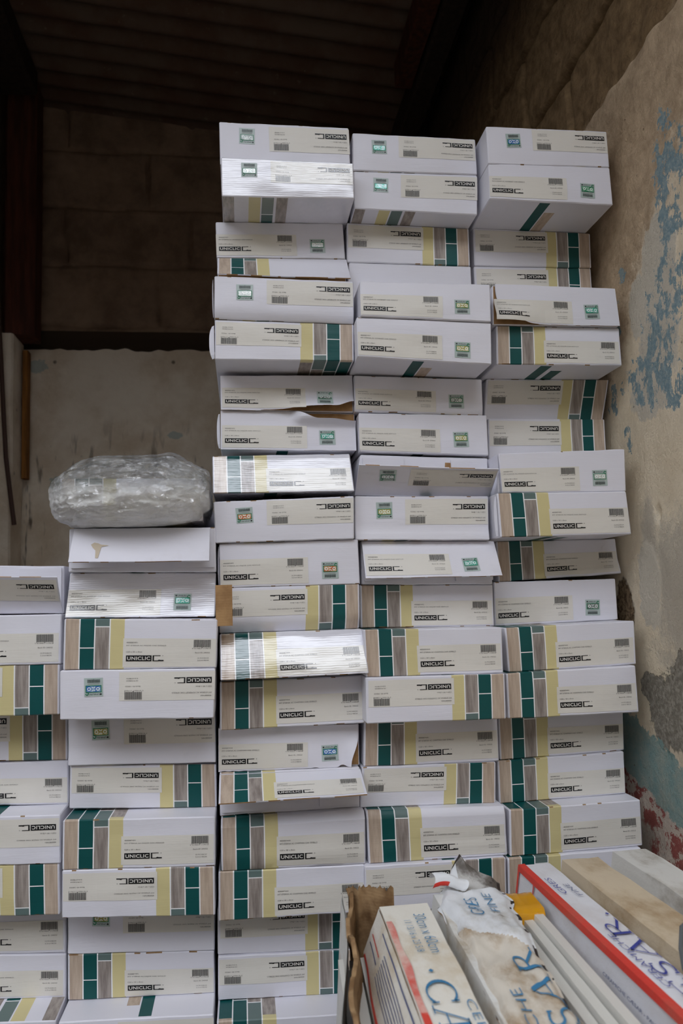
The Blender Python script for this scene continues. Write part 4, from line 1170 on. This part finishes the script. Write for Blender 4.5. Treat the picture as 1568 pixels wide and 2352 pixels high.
mb.grid(endf, lin(0, 1, 46), lin(0, 1, 8), M['darkkraft'], flip=True)
mb.grid(lambda u, s: endf(u, s)+Vector((0, 0.003, 0)), lin(0, 1, 46), lin(0, 1, 8), M['darkkraft'])
mb.build('torn_brown_sheet', root, 60, org)
mb = MB()
def wsheet(s, t):
    y = 0.885-0.50*t; x = 0.1030-0.0440*t-0.026*t*t+0.003*sin(t*9)
    jag = 0.005*noise.noise(Vector((t*20, 0, 24)))
    pk = 0.006*math.exp(-(t/0.03)**2)
    return Vector((x-0.010*s, y, TOPZ+0.000+jag+pk-0.14*s))
mb.grid(wsheet, lin(0, 1, 9), lin(0, 1, 60), M['gw2'])
mb.grid(lambda s, t: wsheet(s, t)+Vector((-0.0012, 0, 0)), lin(0, 1, 9), lin(0, 1, 60), M['gw2'], flip=True)
mb.build('torn_white_sheet', root, 60, org)
mb = MB()
for k in range(5):
    x0 = 0.070+0.0115*k
    slab(mb, (0.845, x0+0.022, x0+0.0315), (0.32, x0-0.006, x0+0.0035), FLOOR+0.001, TOPZ-0.044-0.002*(k % 2), M['ceramic'], lean=0.02, n=22, amp=0.0)
mb.build('tile_bundle', root, 40, org)

# the charred carton with its cover torn up
root, org, P = tile_carton('Badly torn and charred tile carton with crumpled white cover', (0.895, 0.207, 0.262), (0.30, 0.184, 0.236), M['gw2'], 2, z1=TOPZ-0.006, amp=0.0022)
mb = MB()
def cov(s, t):
    ts = [0, 0.06, 0.16, 0.32, 0.56, 1.0]
    ys = [0.935, 0.905, 0.862, 0.772, 0.64, 0.30]; xl = [0.236, 0.218, 0.203, 0.2045, 0.196, 0.181]; xr = [0.262, 0.285, 0.285, 0.271, 0.256, 0.238]
    for i in range(5):
        if t <= ts[i+1]: break
    k = (t-ts[i])/(ts[i+1]-ts[i]); L_ = lambda a: a[i]+(a[i+1]-a[i])*k
    y = L_(ys); a = L_(xl); b = L_(xr)
    a += 0.004*noise.noise(Vector((t*22, 0, 1)))*min(1, t*6); b += 0.0035*noise.noise(Vector((t*26, 5, 1)))
    x = a+(b-a)*s
    z = TOPZ+0.0005+0.004*noise.noise(Vector((s*2.2, t*9, 3)))+0.0022*noise.noise(Vector((s*7, t*24, 8)))
    z += 0.022*math.exp(-(t/0.05)**2)*(1-abs(2*s-1.05))+0.006*math.exp(-((t-0.34)/0.035)**2)*s
    z -= 0.012*sst(0.85, 1.0, s)*0.5+0.010*sst(0.14, 0.0, s)
    return Vector((x, y, z))
def cmat(s, t):
    n = noise.noise(Vector((s*3.0, t*11, 5)))
    e = min(s, 1-s)
    if (e < 0.05 and noise.noise(Vector((s*3, t*30, 9))) > 0.12) or t < 0.012: return M['char']
    if math.hypot((s-0.55)*0.08, (t-0.635)*0.6) < 0.009+0.004*n or math.hypot((s-0.72)*0.08, (t-0.70)*0.6) < 0.009+0.004*n: return M['char']
    return M['gw6'] if t < 0.115+0.05*n and s > 0.3 else M['gw8'] if t > 0.34+0.12*(s-0.5) else M['gw7']
M['gw6'] = grubby('smoke_smudged_paper', (196, 194, 190), (104, 98, 92), (58, 52, 48), scale=24, lo=0.40, hi=0.60)
M['gw8'] = grubby('brown_stained_paper', (212, 204, 190), (166, 142, 112), (92, 70, 52), scale=20, lo=0.40, hi=0.62)
M['gw7'] = grubby('bleached_paper', (224, 226, 228), (188, 184, 176), (120, 108, 96), scale=14, lo=0.5, hi=0.7)
mb.grid(cov, lin(0, 1, 40), lin(0, 1, 190), cmat, flip=True)
mb.grid(lambda s, t: cov(s, t)+Vector((0, 0, -0.0014)), lin(0, 1, 20), lin(0, 1, 90), M['darkkraft'])
mb.build('torn_cover', root, 60, org)
_ct = [(cov(0, i/500), cov(1, i/500), i/500) for i in range(501)]
def covz(x, y):
    # height of the crumpled cover above a point of the plan
    a, b, t = min(_ct, key=lambda k: abs(k[0].y-y))
    return cov(min(1, max(0, (x-a.x)/(b.x-a.x))), t).z+0.0016
_cz = {}
def covq(x, y):
    k = (round(x, 4), round(y, 4))
    if k not in _cz: _cz[k] = covz(*k)
    return _cz[k]
mb = MB()
top_text(root, org, 'GRES', ((0.240, 0.806), (0.2445, 0.858), (0.2265, 0.808)), M['blueprint'], covq)
top_text(root, org, 'FINE', ((0.259, 0.818), (0.262, 0.866), (0.2505, 0.820)), M['blueprint'], covq)
serif_word(root, org, 'CÆSAR', ((0.246, 0.49), (0.257, 0.735), (0.224, 0.49)), M['blueprint'], covq)
top_text(root, org, 'CERAMICHE', ((0.214, 0.50), (0.222, 0.66), (0.205, 0.50)), M['blueprint'], covq)
mb = MB()
def curlp(s, t):
    a = -0.6+3.6*s
    c0 = Vector((0.206+0.036*t, 0.893-0.010*t, TOPZ+0.008+0.003*sin(t*5)))
    r = 0.0085*(1-0.25*t)+0.0015*noise.noise(Vector((t*6, s*4, 1)))
    return c0+Vector((0.002*sin(a*2), -cos(a)*r, sin(a)*r))
mb.grid(curlp, lin(0, 1, 22), lin(0, 1, 18), lambda s, t: M['redprint'] if (s < 0.2 and t < 0.5) else M['gw7'])
mb.build('curled_scrap', root, 60, org)

# bare tiles on edge and the yellow strap
for k, (x, h) in enumerate(((0.2790, -0.352), (0.2905, -0.348), (0.3020, -0.343))):
    mb = MB(); yf = 0.838
    slab(mb, (yf, x, x+0.0095), (0.30, x-0.022+0.004*k, x-0.0125+0.004*k), FLOOR+0.001, h, M['ceramic'], lean=LEAN, n=16, amp=0.0004, mtop=M['ceramic'])
    o = (x, 0.55, FLOOR)
    t_ = mb.build('ceramic_tile', None, 40, o, o)
    tag(t_, ('Bare white tile on edge nearest the charred carton', 'Middle one of the three bare white tiles on edge', 'Bare white tile on edge nearest the red-edged carton')[k], 'tile', 'bare tiles on edge')
nt = NT('amber_plastic', 0.18, 0.6); nt.color(srgb(232, 168, 30)); nt.b.inputs['Transmission Weight'].default_value = 0.25; nt.bump(nt.noise(nt.coord('Object'), 60, 3), 0.2, 0.002)
mb = MB()
def ye(u, v):
    prof = [(0.836, -0.352), (0.836, -0.3425), (0.842, -0.3385), (0.875, -0.336), (0.884, -0.338), (0.887, -0.345), (0.887, -0.420)]
    k = v*(len(prof)-1); i = min(len(prof)-2, int(k)); f = k-i
    y = prof[i][0]*(1-f)+prof[i+1][0]*f; z = prof[i][1]*(1-f)+prof[i+1][1]*f
    return Vector((0.2745+0.0395*u+0.001*noise.noise(Vector((v*5, u*2, 0)))+(0.001 if v > 0.5 else 0), y+0.001*noise.noise(Vector((u*6, v*4, 2))), z+0.0018*noise.noise(Vector((u*5, v*3, 7)))))
mb.grid(ye, lin(0, 1, 14), lin(0, 1, 25), nt.m)
mb.grid(lambda u, v: ye(u, v)+Vector((0, 0, -0.0012)), lin(0, 1, 14), lin(0, 1, 25), nt.m, flip=True)
o = (0.294, 0.86, -0.42)
tag(mb.build('plastic_sleeve', None, 60, o, o), 'Amber yellow plastic sleeve over the far ends of the bare white tiles', 'plastic sleeve')

# white carton with the red edge
root, org, P = tile_carton('Clean white tile carton with bright red edge stripe and indigo lettering', (0.945, 0.3255, 0.3635), (0.30, 0.3310, 0.3700), M['gw3'], 3)
mb = MB()
lx = lambda y: 0.3255+0.0055*(0.945-y)/0.645
mb.grid(lambda s, y: Vector((lx(y)-0.0017+0.0080*s, y, TOPZ+0.0016+0.0003*s)), [0, 0.5, 1], lin(0.944, 0.301, 30), M['redprint'], flip=True)
mb.grid(lambda s, y: Vector((lx(y)-0.0017-LEAN*0.007*s, y, TOPZ+0.0016-0.0065*s)), [0, 1], lin(0.944, 0.301, 30), M['redprint'])
mb.grid(lambda s, t: Vector((lx(0.93)-0.0020-LEAN*0.055*s, 0.944-0.005*t, TOPZ-0.055*s)), [0, 1], [0, 1], M['redprint'])
mb.grid(lambda s, t: Vector((lx(0.90)-0.0020-LEAN*0.03*s, 0.895-0.003*t, TOPZ-0.03*s)), [0, 1], [0, 1], M['redprint'])
mb.build('red_stripe', root, None, org)
mb = MB()
top_text(root, org, 'GRES', ((0.3445, 0.846), (0.3425, 0.893), (0.3375, 0.846)), M['indigo'], flat)
top_text(root, org, 'FINE', ((0.3580, 0.838), (0.3545, 0.872), (0.3525, 0.838)), M['navy'], flat)
top_text(root, org, 'CERAMICHE', ((0.3455, 0.640), (0.3445, 0.742), (0.3395, 0.640)), M['indigo'], flat)
serif_word(root, org, 'CÆSAR', ((0.3660, 0.560), (0.3620, 0.778), (0.3475, 0.560)), M['indigo'], flat)
mb = MB(); mb.poly([(0.3600, 0.790, flat(0, 0)), (0.3620, 0.787, flat(0, 0)), (0.3600, 0.784, flat(0, 0)), (0.3580, 0.787, flat(0, 0))], M['indigo'])
mb.build('printed_dot', root, None, org); mb = MB()
sd = lambda x, y: (lx(x)-0.0024-LEAN*(0.030-y), x, TOPZ-0.030+y)
put_text(mb, 'CERAMICHE CÆSAR - PAVIMENTI E RIVESTIMENTI IN GRES FINE', 0.72, 0.0075, 0.50, 0.0105, M['navy'], sd)
mb.build('printed_lettering', root, None, org)
tile_carton('Plain beige dusty tile carton between the red-edged and the mottled cartons', (0.950, 0.3815, 0.4275), (0.30, 0.3890, 0.4400), M['gw4'], 4, z1=TOPZ+0.001, amp=0.0018)
tile_carton('Mottled whitish tile carton nearest the painted wall', (0.965, 0.4540, 0.4980), (0.30, 0.4660, 0.5120), M['gw5'], 5, z1=TOPZ+0.001, amp=0.0024)
tube('cable', [(0.405, 0.700, -0.300), (0.385, 0.690, -0.305), (0.3745, 0.675, -0.316), (0.3650, 0.655, -0.323), (0.3610, 0.638, -0.3255), (0.362, 0.615, -0.3255), (0.372, 0.590, -0.3255), (0.392, 0.560, -0.325)], 0.0022, simple('grey_cable', (92, 96, 98), 0.5), 'Grey cable loop lying on the beige carton at the right edge', 'cable')
